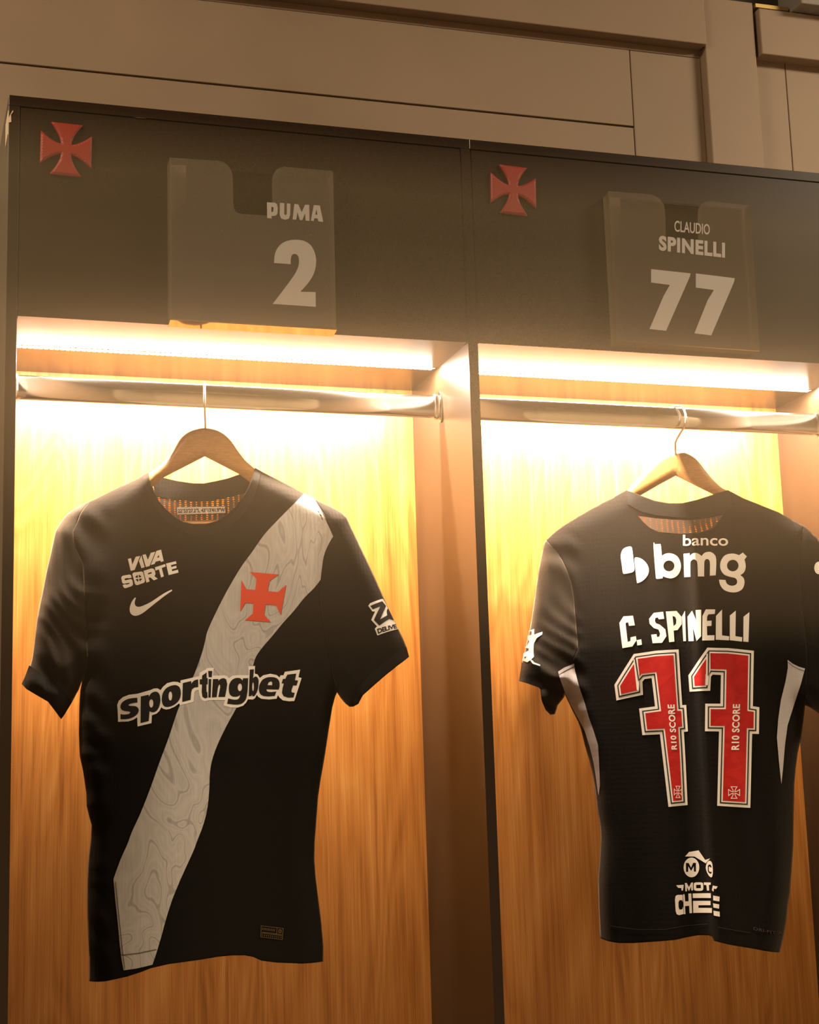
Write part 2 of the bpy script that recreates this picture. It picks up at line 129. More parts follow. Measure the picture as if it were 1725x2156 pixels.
    (.0178, -.5092), (.0206, -.4957), (.0205, -.4921), (.019, -.4916), (.0179, -.4938), (.017, -.4974), (.0153, -.5094), (.0086, -.5095)], [(.0327, -.4979), (.0328, -.4956), (.0331, -.4936), (.0337, -.4916), (.0345, -.4897), (.0355, -.4879), (.0369, -.4863), (.0385, -.485), (.0403, -.484), (.0423, -.4833),
    (.0444, -.483), (.0466, -.4831), (.0486, -.4835), (.0501, -.4844), (.0513, -.4857), (.0523, -.487), (.0531, -.4839), (.0602, -.4839), (.0601, -.4877), (.0599, -.4918),
    (.0596, -.496), (.0593, -.5003), (.0588, -.5047), (.0581, -.5085), (.0574, -.5114), (.0565, -.5136), (.0554, -.5156), (.0538, -.5173), (.052, -.5188), (.05, -.5199),
    (.0479, -.5205), (.0456, -.5208), (.0428, -.5208), (.039, -.5205), (.0346, -.5199), (.0303, -.5193), (.0317, -.5117), (.0349, -.5126), (.0382, -.5134), (.0411, -.5138),
    (.0433, -.5138), (.045, -.5135), (.0465, -.5126), (.0476, -.5111), (.0485, -.509), (.0492, -.5069), (.0479, -.5079), (.0464, -.5088), (.0447, -.5094), (.0427, -.5097),
    (.0404, -.5096), (.0384, -.5093), (.0367, -.5086), (.0352, -.5075), (.034, -.506), (.0332, -.5036), (.0328, -.5006)], [(.0515, -.4966), (.0514, -.4978), (.0511, -.499), (.0508, -.5), (.0503, -.5008), (.0497, -.5014), (.049, -.5018), (.0484, -.5019), (.0477, -.5018), (.047, -.5014),
    (.0465, -.5007), (.046, -.4998), (.0456, -.4988), (.0454, -.4977), (.0454, -.4965), (.0455, -.4953), (.0457, -.4941), (.0461, -.4931), (.0466, -.4923), (.0472, -.4917),
    (.0478, -.4913), (.0485, -.4912), (.0492, -.4913), (.0498, -.4917), (.0504, -.4924), (.0508, -.4933), (.0512, -.4943), (.0514, -.4954)], [(.0628, -.4718), (.0687, -.4715), (.0672, -.4845), (.0672, -.4845), (.068, -.4837), (.069, -.4826), (.0701, -.4819), (.0712, -.4818), (.0723, -.4822), (.0733, -.4829),
    (.074, -.484), (.0746, -.4855), (.075, -.4874), (.075, -.4901), (.0748, -.4933), (.0744, -.4964), (.0738, -.4993), (.073, -.502), (.0721, -.5044), (.071, -.5064),
    (.0699, -.5081), (.0689, -.5092), (.0678, -.5097), (.0669, -.5097), (.0662, -.5096), (.0653, -.5073), (.0648, -.5091), (.0608, -.5095)], [(.0683, -.4962), (.0683, -.4976), (.0682, -.4989), (.068, -.5001), (.0678, -.5011), (.0675, -.5019), (.0673, -.5023), (.067, -.5025), (.0667, -.5023), (.0665, -.5018),
    (.0662, -.5011), (.066, -.5001), (.0659, -.4989), (.0658, -.4976), (.0658, -.4962), (.0659, -.4948), (.066, -.4934), (.0661, -.4922), (.0664, -.4913), (.0666, -.4905),
    (.0669, -.4901), (.0672, -.4899), (.0674, -.4901), (.0677, -.4905), (.0679, -.4913), (.0681, -.4923), (.0682, -.4935), (.0683, -.4948)], [(.0753, -.4991), (.0755, -.497), (.0759, -.4949), (.0767, -.4929), (.0778, -.4907), (.0792, -.4885), (.0808, -.4867), (.0828, -.4854), (.0849, -.4844), (.0872, -.4837),
    (.0895, -.4833), (.092, -.4832), (.0944, -.4833), (.0966, -.4836), (.0988, -.4842), (.1006, -.4851), (.1022, -.4864), (.1035, -.4881), (.1043, -.4901), (.1047, -.4925),
    (.1047, -.4951), (.1045, -.4973), (.1041, -.4989), (.1036, -.5002), (.1031, -.5013), (.086, -.5003), (.0861, -.5013), (.0863, -.5022), (.0869, -.503), (.0879, -.5037),
    (.0894, -.5042), (.0913, -.5045), (.0939, -.5045), (.0969, -.5042), (.0999, -.5039), (.0975, -.5101), (.095, -.5103), (.0922, -.5104), (.0894, -.5105), (.0866, -.5104),
    (.0838, -.5101), (.0814, -.5096), (.0794, -.5087), (.0778, -.5074), (.0765, -.5059), (.0757, -.5038), (.0754, -.5014)], [(.0877, -.4945), (.0889, -.491), (.092, -.4893), (.0943, -.4907), (.0942, -.495)], [(.116, -.4806), (.1286, -.4794), (.1265, -.4888), (.131, -.4893), (.1288, -.4963), (.1238, -.4961), (.1215, -.5023), (.1214, -.505), (.1227, -.5061), (.1259, -.5065),
    (.124, -.5131), (.1163, -.5131), (.1101, -.5109), (.1079, -.5064), (.1089, -.4992), (.1108, -.493), (.1077, -.4925), (.1096, -.4865), (.1132, -.4863)]],
 'S1zebase': [[(.2335, -.3854), (.2361, -.3817), (.2537, -.3737), (.2552, -.3745), (.2566, -.3771), (.2754, -.4178), (.2454, -.4285), (.2419, -.4188), (.2452, -.4153), (.2372, -.4059),
    (.243, -.3936), (.2392, -.3937)]],
 'S1ze': [[(.2364, -.3857), (.2536, -.3774), (.2589, -.3841), (.2499, -.4053), (.2604, -.3983), (.2598, -.3936), (.26, -.3903), (.2616, -.3874), (.2694, -.4043), (.2676, -.4046),
    (.2633, -.4035), (.2485, -.4143), (.241, -.4063), (.2507, -.3859), (.2398, -.3906)]],
 'S1zetext': [(.2464, -.4262), (.2738, -.4166), (.2725, -.4105), (.2451, -.4191)],
 'S1tag': [[(.0734, -.8261), (.1045, -.8308), (.1029, -.8465), (.0728, -.8417)], [(.0743, -.827), (.1035, -.8314), (.1021, -.8456), (.0737, -.8411)], [(.0951, -.8302), (.0959, -.8303), (.0953, -.8374), (.0945, -.8373)], [(.0749, -.8345), (.1022, -.8387), (.1021, -.8395), (.0749, -.8353)], [(.0748, -.8359), (.102, -.8402), (.1019, -.841), (.0748, -.8367)], [(.0975, -.832), (.1018, -.8326), (.1014, -.837), (.0971, -.8364)], [(.0986, -.8334), (.1004, -.8337), (.1003, -.8356), (.0984, -.8353)], [(.0754, -.8289), (.0764, -.8291), (.0762, -.8325), (.0753, -.8324)], [(.0775, -.8292), (.0784, -.8294), (.0782, -.8328), (.0773, -.8327)], [(.0795, -.8295), (.0804, -.8297), (.0802, -.8331), (.0793, -.833)], [(.0815, -.8298), (.0824, -.83), (.0822, -.8334), (.0813, -.8333)], [(.0835, -.8302), (.0844, -.8303), (.0842, -.8338), (.0833, -.8336)], [(.0855, -.8305), (.0864, -.8306), (.0862, -.8341), (.0853, -.8339)], [(.0875, -.8308), (.0884, -.8309), (.0882, -.8344), (.0873, -.8342)], [(.0895, -.8311), (.0904, -.8312), (.0902, -.8347), (.0893, -.8345)], [(.0915, -.8314), (.0925, -.8315), (.0922, -.835), (.0913, -.8348)], [(.0751, -.8379), (.0761, -.838), (.076, -.8404), (.075, -.8402)], [(.0778, -.8383), (.0789, -.8385), (.0788, -.8408), (.0777, -.8407)], [(.0806, -.8387), (.0817, -.8389), (.0815, -.8413), (.0805, -.8411)], [(.0834, -.8392), (.0845, -.8393), (.0843, -.8417), (.0833, -.8415)], [(.0862, -.8396), (.0873, -.8398), (.0871, -.8421), (.0861, -.842)], [(.089, -.8401), (.0901, -.8402), (.0899, -.8426), (.0889, -.8424)], [(.0918, -.8405), (.0929, -.8407), (.0927, -.843), (.0917, -.8429)], [(.0946, -.8409), (.0957, -.8411), (.0955, -.8435), (.0944, -.8433)], [(.0974, -.8414), (.0985, -.8415), (.0983, -.8439), (.0972, -.8437)], [(.1003, -.8418), (.1013, -.842), (.1011, -.8443), (.1, -.8442)]],
 'S1tagtext': [[(.075, -.8326), (.0934, -.8355), (.0938, -.8311), (.0752, -.8282)], [(.0746, -.8405), (.1013, -.8447), (.1016, -.8418), (.0748, -.8376)]],
 'S2sides': [[(-.0842, -.1753), (-.1077, -.1869), (-.1307, -.197), (-.1571, -.2097), (-.1839, -.2237), (-.1966, -.2315), (-.2078, -.2398), (-.2174, -.248), (-.2207, -.2525), (-.2253, -.2685),
    (-.23, -.2876), (-.2359, -.3159), (-.2411, -.345), (-.2487, -.3845), (-.2564, -.4131), (-.2643, -.4417), (-.271, -.4733)], [(-.2236, -.529), (-.2167, -.5286), (-.213, -.5213), (-.2116, -.5153), (-.2052, -.5081), (-.2003, -.5023), (-.199, -.4979), (-.1878, -.5246), (-.1797, -.5422), (-.1758, -.555),
    (-.171, -.5798), (-.1661, -.6), (-.1619, -.6212), (-.1583, -.6523), (-.1572, -.675), (-.1551, -.6914), (-.1534, -.708), (-.1536, -.725), (-.1577, -.7608), (-.1611, -.786),
    (-.1622, -.8278), (-.1623, -.874)], [(.1074, -.9003), (.1138, -.8791), (.1198, -.8547), (.1235, -.832), (.1279, -.8138), (.134, -.7728), (.1383, -.7419), (.1418, -.7003), (.1461, -.6529), (.1498, -.6289),
    (.1554, -.6024), (.1612, -.5824), (.1674, -.5522), (.1712, -.532), (.1788, -.536), (.1909, -.5453), (.1999, -.5486)], [(.2524, -.4921), (.2478, -.4516), (.2381, -.3921), (.2267, -.3245), (.2201, -.2978), (.2108, -.2769), (.2022, -.2658), (.1894, -.2521), (.174, -.2427), (.1531, -.2283),
    (.1265, -.215), (.0997, -.2016), (.0769, -.1869)]],
 'S2seams': [[(-.2174, -.248), (-.2003, -.2694), (-.19, -.2871), (-.1832, -.3037), (-.1787, -.3225), (-.1759, -.343), (-.1739, -.3649), (-.1728, -.3887), (-.171, -.429)], [(.1894, -.2521), (.1825, -.2766), (.1785, -.3027), (.1768, -.3364), (.1773, -.3887), (.1791, -.4333)]],
 'S2foldline': [(.0212, -.2303), (.0167, -.3514), (.0112, -.463), (.0116, -.5514), (.0123, -.6675), (.0127, -.7745), (.0106, -.8869)],
 'S2torso': [[(-.0842, -.1753), (-.1077, -.1869), (-.1307, -.197), (-.1571, -.2097), (-.1839, -.2237), (-.1966, -.2315), (-.2078, -.2398), (-.2174, -.248), (-.2003, -.2694), (-.19, -.2871),
    (-.1832, -.3037), (-.1787, -.3225), (-.1759, -.343), (-.1739, -.3649), (-.1728, -.3887), (-.171, -.429), (-.1813, -.452), (-.1922, -.4741), (-.199, -.4979), (-.1878, -.5246),
    (-.1797, -.5422), (-.1758, -.555), (-.171, -.5798), (-.1661, -.6), (-.1619, -.6212), (-.1583, -.6523), (-.1572, -.675), (-.1551, -.6914), (-.1534, -.708), (-.1536, -.725),
    (-.1577, -.7608), (-.1611, -.786), (-.1622, -.8278), (-.1623, -.874), (-.1497, -.8773), (-.1306, -.8802), (-.1095, -.8809), (-.0776, -.8793), (-.0458, -.8771), (-.0291, -.8738),
    (-.0117, -.8714), (.004, -.8716), (.0089, -.8731), (.0113, -.8792), (.0372, -.8856), (.0679, -.8917), (.1074, -.9003), (.1138, -.8791), (.1198, -.8547), (.1235, -.832),
    (.1279, -.8138), (.134, -.7728), (.1383, -.7419), (.1418, -.7003), (.1461, -.6529), (.1498, -.6289), (.1554, -.6024), (.1612, -.5824), (.1674, -.5522), (.1712, -.532),
    (.175, -.4993), (.1786, -.4701), (.1791, -.4333), (.1773, -.3887), (.1768, -.3364), (.1785, -.3027), (.1825, -.2766), (.1894, -.2521), (.174, -.2427), (.1531, -.2283),
    (.1265, -.215), (.0997, -.2016), (.0769, -.1869), (.0503, -.195), (.0275, -.2011), (.0048, -.2049), (-.0176, -.2034), (-.0399, -.1975), (-.062, -.187)], [(-.0667, -.2209), (-.0399, -.2267), (-.0128, -.2308), (.015, -.2336), (.0425, -.2326), (.0664, -.2287), (.0575, -.2414), (.0474, -.2509), (.0279, -.2559), (-.0041, -.2545),
    (-.0359, -.2495), (-.0497, -.2416), (-.0597, -.2308)]],
 'S2torsoB': [[(-.0842, -.1753), (-.1077, -.1869), (-.1307, -.197), (-.1571, -.2097), (-.1839, -.2237), (-.1966, -.2315), (-.2078, -.2398), (-.2174, -.248), (-.2003, -.2694), (-.19, -.2871),
    (-.1832, -.3037), (-.1787, -.3225), (-.1759, -.343), (-.1739, -.3649), (-.1728, -.3887), (-.171, -.429), (-.1813, -.452), (-.1922, -.4741), (-.199, -.4979), (-.1878, -.5246),
    (-.1797, -.5422), (-.1758, -.555), (-.171, -.5798), (-.1661, -.6), (-.1619, -.6212), (-.1583, -.6523), (-.1572, -.675), (-.1551, -.6914), (-.1534, -.708), (-.1536, -.725),
    (-.1577, -.7608), (-.1611, -.786), (-.1622, -.8278), (-.1623, -.874), (-.1497, -.8773), (-.1306, -.8802), (-.1095, -.8809), (-.0776, -.8793), (-.0458, -.8771), (-.0291, -.8738),
    (-.0117, -.8714), (.004, -.8716), (.0089, -.8731), (.0113, -.8792), (.0372, -.8856), (.0679, -.8917), (.1074, -.9003), (.1138, -.8791), (.1198, -.8547), (.1235, -.832),
    (.1279, -.8138), (.134, -.7728), (.1383, -.7419), (.1418, -.7003), (.1461, -.6529), (.1498, -.6289), (.1554, -.6024), (.1612, -.5824), (.1674, -.5522), (.1712, -.532),
    (.175, -.4993), (.1786, -.4701), (.1791, -.4333), (.1773, -.3887), (.1768, -.3364), (.1785, -.3027), (.1825, -.2766), (.1894, -.2521), (.174, -.2427), (.1531, -.2283),
    (.1265, -.215), (.0997, -.2016), (.0769, -.1869), (.06, -.2303), (.0324, -.2553), (-.0055, -.2642), (-.0423, -.2526), (-.0707, -.2213)]],
 'S2mesh': [[(-.0667, -.2209), (-.0399, -.2267), (-.0128, -.2308), (.015, -.2336), (.0425, -.2326), (.0664, -.2287), (.0575, -.2414), (.0474, -.2509), (.0279, -.2559), (-.0041, -.2545),
    (-.0359, -.2495), (-.0497, -.2416), (-.0597, -.2308)]],
 'S2sleeveL': [[(-.2174, -.248), (-.2207, -.2525), (-.2253, -.2685), (-.23, -.2876), (-.2359, -.3159), (-.2411, -.345), (-.2487, -.3845), (-.2564, -.4131), (-.2643, -.4417), (-.271, -.4733),
    (-.26, -.4768), (-.2383, -.4855), (-.2342, -.4894), (-.2325, -.5087), (-.229, -.522), (-.2236, -.529), (-.2167, -.5286), (-.213, -.5213), (-.2116, -.5153), (-.2052, -.5081),
    (-.2003, -.5023), (-.199, -.4979), (-.1922, -.4741), (-.1813, -.452), (-.171, -.429), (-.1728, -.3887), (-.1739, -.3649), (-.1759, -.343), (-.1787, -.3225), (-.1832, -.3037),
    (-.19, -.2871), (-.2003, -.2694)]],
 'S2sleeveR': [[(.1894, -.2521), (.1825, -.2766), (.1785, -.3027), (.1768, -.3364), (.1773, -.3887), (.1791, -.4333), (.1786, -.4701), (.175, -.4993), (.1712, -.532), (.1788, -.536),
    (.1909, -.5453), (.1999, -.5486), (.2245, -.5235), (.2524, -.4921), (.2478, -.4516), (.2381, -.3921), (.2267, -.3245), (.2201, -.2978), (.2108, -.2769), (.2022, -.2658)]],
 'S2collar': [[(.0769, -.1869), (.0506, -.1972), (.0279, -.2034), (.0053, -.2072), (-.0171, -.2056), (-.0393, -.1997), (-.0614, -.189), (-.0842, -.1753), (-.0816, -.2009), (-.0626, -.2141),
    (-.0404, -.2216), (-.0126, -.227), (.0152, -.2297), (.0428, -.2287), (.0681, -.2249), (.0805, -.2155)]],
 'S2cuffL': [[(-.2652, -.444), (-.2473, -.4507), (-.2314, -.4558), (-.2305, -.4709), (-.2316, -.4883), (-.2345, -.4877), (-.2571, -.4789), (-.271, -.4732)]],
 'S2stripeL': [[(-.204, -.4642), (-.1946, -.4586), (-.1786, -.4527), (-.1778, -.4638), (-.1719, -.4902), (-.1642, -.5186), (-.1601, -.5372), (-.1531, -.5604), (-.1478, -.5812), (-.148, -.6118),
    (-.149, -.6427), (-.1523, -.6579), (-.1536, -.6514), (-.1551, -.6324), (-.1576, -.6067), (-.1621, -.5823), (-.1687, -.5582), (-.1774, -.5404), (-.186, -.5228), (-.1976, -.4981),
    (-.1988, -.4874)]],
 'S2stripeR': [[(.1492, -.4639), (.1567, -.4705), (.1653, -.4754), (.1741, -.4785), (.1664, -.5016), (.1545, -.5309), (.1422, -.563), (.1361, -.593), (.1306, -.6289), (.1267, -.6509),
    (.1255, -.6168), (.125, -.5806), (.129, -.5524), (.135, -.5242), (.1439, -.4962), (.1487, -.4761)]],
 'S2stitch': [[(-.2022, -.4692), (-.1916, -.4636), (-.1781, -.4574), (-.1784, -.4567), (-.1919, -.4629), (-.2025, -.4685)], [(.1491, -.4679), (.1563, -.4744), (.1649, -.4794), (.1737, -.4829), (.1739, -.4822), (.1652, -.4788), (.1567, -.4738), (.1496, -.4673)], [(-.1434, -.8548), (-.1041, -.8612), (-.0609, -.8618), (-.0324, -.8577), (.0047, -.8549), (.0046, -.8542), (-.0324, -.857), (-.0609, -.8611), (-.104, -.8605), (-.1433, -.8541)], [(.0187, -.8594), (.0415, -.8641), (.0656, -.869), (.0657, -.8683), (.0417, -.8634), (.0189, -.8587)]],
 'S2bank': [[(-.0972, -.2846), (-.0965, -.2808), (-.0953, -.2774), (-.0937, -.2747), (-.0919, -.2729), (-.0899, -.2718), (-.0877, -.271), (-.0853, -.2705), (-.0828, -.2703), (-.0809, -.2705),
    (-.0798, -.2711), (-.0792, -.272), (-.0787, -.2743), (-.0783, -.2786), (-.0779, -.2842), (-.0776, -.2899), (-.0772, -.2956), (-.0767, -.3014), (-.0766, -.306), (-.0769, -.3087),
    (-.0776, -.3102), (-.0785, -.3112), (-.0797, -.3121), (-.0812, -.3126), (-.0832, -.313), (-.0864, -.3135), (-.0901, -.314), (-.093, -.3141), (-.0943, -.3138), (-.0948, -.3131),
    (-.0952, -.3113), (-.0957, -.3077), (-.096, -.3029), (-.0963, -.2981), (-.0968, -.2935), (-.0972, -.2888)], [(-.0759, -.292), (-.0753, -.2896), (-.0743, -.2887), (-.0726, -.2886), (-.0701, -.2891), (-.0669, -.2903), (-.0639, -.2921), (-.0612, -.2945), (-.0586, -.2975), (-.0566, -.3006),
    (-.0552, -.3037), (-.0544, -.3069), (-.0542, -.3101), (-.0545, -.3133), (-.0554, -.3164), (-.0569, -.3193), (-.059, -.3221), (-.0617, -.3247), (-.0644, -.3268), (-.0672, -.3284),
    (-.0699, -.3295), (-.0721, -.33), (-.0732, -.3302), (-.0737, -.3298), (-.074, -.3275), (-.0745, -.3224), (-.0749, -.3155), (-.0752, -.3088), (-.0756, -.3026), (-.076, -.2965)], [(-.0449, -.2712), (-.0444, -.2661), (-.0436, -.2668), (-.0426, -.2693), (-.0348, -.2694), (-.0343, -.2693), (-.0337, -.2698), (-.0333, -.2719), (-.033, -.2764), (-.0328, -.2825),
    (-.0326, -.2887), (-.0307, -.2874), (-.0285, -.2862), (-.026, -.2854), (-.0232, -.285), (-.0201, -.2851), (-.017, -.2858), (-.0139, -.287), (-.0109, -.2888), (-.0083, -.2913),
    (-.0064, -.2945), (-.0049, -.2983), (-.0041, -.3021), (-.0038, -.3057), (-.0042, -.3093), (-.0051, -.3127), (-.0065, -.316), (-.0084, -.3191), (-.0107, -.3217), (-.0134, -.3236),
    (-.0163, -.3249), (-.0192, -.3256), (-.0219, -.3257), (-.0244, -.3251), (-.0268, -.3244), (-.0289, -.3236), (-.0309, -.3225), (-.0327, -.3215), (-.0335, -.325), (-.0423, -.3256),
    (-.0438, -.3241), (-.0444, -.3043), (-.0448, -.2849)], [(-.014, -.3059), (-.0144, -.3078), (-.0151, -.3096), (-.0162, -.3113), (-.0176, -.3126), (-.0193, -.3136), (-.0211, -.3142), (-.0231, -.3143), (-.025, -.314), (-.0267, -.3133),
    (-.0283, -.3122), (-.0296, -.3107), (-.0305, -.309), (-.0311, -.3071), (-.0312, -.3051), (-.0309, -.3032), (-.0301, -.3014), (-.029, -.2997), (-.0276, -.2984), (-.0259, -.2975),
    (-.024, -.2969), (-.0221, -.2968), (-.0202, -.2971), (-.0184, -.2978), (-.0169, -.2989), (-.0156, -.3003), (-.0147, -.3021), (-.0141, -.3039)], [(.0012, -.2872), (.0107, -.2871), (.0108, -.2914), (.0126, -.29), (.0145, -.2887), (.0165, -.2879), (.0187, -.2878), (.0209, -.2881), (.023, -.2889), (.0252, -.2903),
    (.0274, -.2922), (.0295, -.2941), (.0309, -.2922), (.0326, -.2904), (.0346, -.289), (.037, -.2882), (.0398, -.2878), (.0423, -.288), (.0446, -.2888), (.0467, -.2901),
    (.0485, -.2919), (.0499, -.2937), (.051, -.2961), (.0515, -.3004), (.0512, -.3077), (.0503, -.317), (.0492, -.3263), (.0401, -.3265), (.0407, -.3193), (.0413, -.3121),
    (.0415, -.3066), (.0414, -.3035), (.0409, -.3021), (.0403, -.3011), (.0394, -.3001), (.0383, -.2995), (.0372, -.2994), (.036, -.2996), (.0349, -.3004), (.0339, -.3015),
    (.0334, -.3024), (.033, -.3037), (.0327, -.3068), (.0323, -.3125), (.0318, -.32), (.0314, -.3273), (.0216, -.3265), (.0219, -.3191), (.0221, -.3117), (.0221, -.3059),
    (.0218, -.3028), (.0212, -.3013), (.0205, -.3003), (.0194, -.2991), (.018, -.2982), (.0166, -.2979), (.0152, -.298), (.0137, -.2987), (.0126, -.2997), (.0119, -.3003),
    (.0114, -.3013), (.011, -.3041), (.0106, -.3099), (.0101, -.3175), (.0098, -.3252), (.0001, -.3247)], [(.0569, -.3114), (.0572, -.3083), (.058, -.3051), (.0593, -.3021), (.0611, -.2992), (.0633, -.2965), (.0661, -.2945), (.0697, -.2932), (.0738, -.2927), (.0777, -.2927),
    (.081, -.2934), (.0842, -.2946), (.087, -.2959), (.093, -.292), (.0986, -.2987), (.0948, -.3034), (.0954, -.3067), (.0959, -.3101), (.096, -.3134), (.0956, -.3167),
    (.0948, -.3198), (.0935, -.3226), (.0916, -.3248), (.0892, -.3266), (.0868, -.3281), (.0886, -.3295), (.0903, -.3311), (.0916, -.333), (.0923, -.3353), (.0926, -.3381),
    (.0923, -.3409), (.0916, -.344), (.0903, -.3472), (.0886, -.3499), (.0862, -.3519), (.0832, -.3535), (.0801, -.3545), (.0768, -.3549), (.0734, -.3548), (.07, -.3543),
    (.0666, -.3533), (.0631, -.3518), (.0602, -.3499), (.058, -.3474), (.0563, -.3446), (.055, -.3417), (.0543, -.3389), (.054, -.3361), (.0539, -.3335), (.0637, -.3345),
    (.0641, -.3367), (.0647, -.339), (.0658, -.3409), (.0675, -.3424), (.0697, -.3435), (.0719, -.3441), (.0744, -.3442), (.0769, -.3437), (.0789, -.3429), (.0803, -.3415),
    (.0811, -.3396), (.0814, -.3377), (.0812, -.3358), (.0803, -.3339), (.079, -.3324), (.0769, -.3314), (.0743, -.3308), (.0715, -.33), (.0686, -.329), (.0656, -.3278),
    (.0629, -.3263), (.0609, -.3243), (.0592, -.3219), (.058, -.3194), (.0572, -.3169), (.0568, -.3142)], [(.0851, -.3126), (.0847, -.3146), (.0839, -.3165), (.0828, -.3183), (.0813, -.3196), (.0795, -.3207), (.0776, -.3212), (.0756, -.3214), (.0737, -.321), (.0719, -.3203),
    (.0703, -.3191), (.0689, -.3175), (.068, -.3157), (.0675, -.3137), (.0674, -.3116), (.0677, -.3096), (.0685, -.3076), (.0697, -.3059), (.0711, -.3045), (.0729, -.3035),
    (.0748, -.3029), (.0768, -.3028), (.0788, -.3031), (.0806, -.3039), (.0822, -.3051), (.0835, -.3067), (.0844, -.3085), (.085, -.3105)]],
 'S2banco': [(.0011, -.2748), (.0711, -.28), (.0722, -.262), (.0022, -.2567)],
 'S2name': [[(-.1044, -.3925), (-.0975, -.3823), (-.0827, -.382), (-.0806, -.3974), (-.0896, -.3979), (-.0908, -.3919), (-.0948, -.393), (-.0929, -.4233), (-.0884, -.422), (-.0881, -.4163),
    (-.0798, -.4147), (-.0792, -.4213), (-.086, -.4308), (-.1015, -.4328)], [(-.0788, -.4211), (-.0717, -.4201), (-.0711, -.4285), (-.0783, -.4295)], [(-.0579, -.3884), (-.0503, -.3794), (-.0354, -.3785), (-.0344, -.3898), (-.0431, -.39), (-.0442, -.3869), (-.0479, -.3877), (-.049, -.3922), (-.0473, -.3962), (-.0416, -.3986),
    (-.0335, -.4066), (-.0324, -.4174), (-.0397, -.4274), (-.0544, -.4272), (-.056, -.4136), (-.0476, -.4132), (-.0469, -.4181), (-.0433, -.4174), (-.042, -.4129), (-.044, -.4063),
    (-.0515, -.4032), (-.0574, -.3963)], [(-.0312, -.3784), (-.0147, -.3781), (-.0076, -.3876), (-.008, -.3994), (-.0148, -.4083), (-.0209, -.409), (-.0206, -.4264), (-.0287, -.427)], [(-.0214, -.3858), (-.0174, -.3872), (-.0158, -.3919), (-.0165, -.3984), (-.0205, -.4022)], [(-.0071, -.3876), (-.0017, -.3783), (-.0028, -.4265), (-.0069, -.4263)], [(.0016, -.3882), (.0092, -.3793), (.0149, -.395), (.0149, -.3792), (.0236, -.3796), (.0211, -.4211), (.0136, -.4279), (.0091, -.4053), (.0091, -.4273), (.001, -.4268)], [(.0251, -.3895), (.0308, -.3794), (.0451, -.3802), (.044, -.3873), (.0345, -.3874), (.0322, -.3905), (.0314, -.3976), (.0386, -.3976), (.0378, -.4058), (.0309, -.4058),
    (.0304, -.4203), (.0417, -.4206), (.0408, -.4285), (.0224, -.4279)], [(.0457, -.3906), (.0555, -.3811), (.053, -.4215), (.0638, -.4236), (.063, -.4298), (.043, -.4276)], [(.0668, -.3911), (.0763, -.3837), (.0732, -.4238), (.0833, -.4258), (.0826, -.4326), (.0643, -.4296)], [(.0874, -.3939), (.0968, -.3869), (.0923, -.4336), (.0845, -.4326)]],
 'S2seven': {
  'a': [[(-.117, -.4893), (-.0844, -.4426), (-.0506, -.4392), (-.0149, -.4389), (-.0148, -.4863), (-.0145, -.5253), (-.0085, -.5253), (-.0083, -.5659), (-.0145, -.5663), (-.0147, -.611),
     (-.0157, -.6774), (-.0447, -.6793), (-.0513, -.5684), (-.0781, -.5688), (-.0808, -.5277), (-.0563, -.5253), (-.059, -.4812), (-.07, -.4822), (-.0736, -.4863), (-.0738, -.5067),
     (-.1152, -.5137)], [(-.1127, -.4905), (-.0821, -.4465), (-.0504, -.4434), (-.0189, -.4431), (-.0189, -.4863), (-.0185, -.5294), (-.0125, -.5294), (-.0123, -.5621), (-.0185, -.5626), (-.0187, -.611),
     (-.0196, -.6737), (-.0409, -.675), (-.0475, -.5643), (-.0743, -.5647), (-.0765, -.5314), (-.052, -.5291), (-.0552, -.4768), (-.0719, -.4782), (-.0777, -.4847), (-.0778, -.5033),
     (-.1113, -.509)], [(-.1106, -.4911), (-.081, -.4485), (-.0503, -.4455), (-.021, -.4452), (-.0209, -.4864), (-.0206, -.5315), (-.0145, -.5314), (-.0144, -.5602), (-.0205, -.5607), (-.0207, -.6111),
     (-.0216, -.6718), (-.039, -.6729), (-.0455, -.5623), (-.0724, -.5626), (-.0743, -.5332), (-.0499, -.5309), (-.0532, -.4746), (-.0728, -.4762), (-.0797, -.4839), (-.0798, -.5015),
     (-.1094, -.5066)], [(-.1081, -.4917), (-.0797, -.4507), (-.0502, -.4478), (-.0233, -.4477), (-.0233, -.4865), (-.0229, -.5338), (-.0169, -.5338), (-.0167, -.5581), (-.0228, -.5585), (-.0231, -.6111),
     (-.0239, -.6696), (-.0369, -.6705), (-.0433, -.5599), (-.0702, -.5602), (-.0718, -.5353), (-.0474, -.5331), (-.051, -.4721), (-.0739, -.4739), (-.082, -.4831), (-.0821, -.4996),
     (-.1072, -.5039)], [(-.0853, -.4515), (-.0789, -.4492), (-.0776, -.4734), (-.0781, -.4833), (-.0796, -.5002), (-.0826, -.4993)], [(-.0835, -.4495), (-.0816, -.4494), (-.0783, -.484), (-.0799, -.4854)]],
  'b': [[(-.0024, -.4799), (.0296, -.4393), (.061, -.4417), (.0995, -.4475), (.0923, -.5323), (.1019, -.5341), (.0985, -.5746), (.0884, -.574), (.0782, -.6849), (.0292, -.6802),
     (.039, -.5683), (.018, -.5673), (.021, -.5253), (.0438, -.5261), (.0474, -.4822), (.0349, -.4811), (.032, -.4842), (.0296, -.5058), (-.0021, -.5052)], [(.0018, -.4813), (.0314, -.4435), (.0605, -.4457), (.0952, -.451), (.088, -.5356), (.0976, -.5374), (.0949, -.5704), (.0848, -.5698), (.0746, -.6805), (.0335, -.6766),
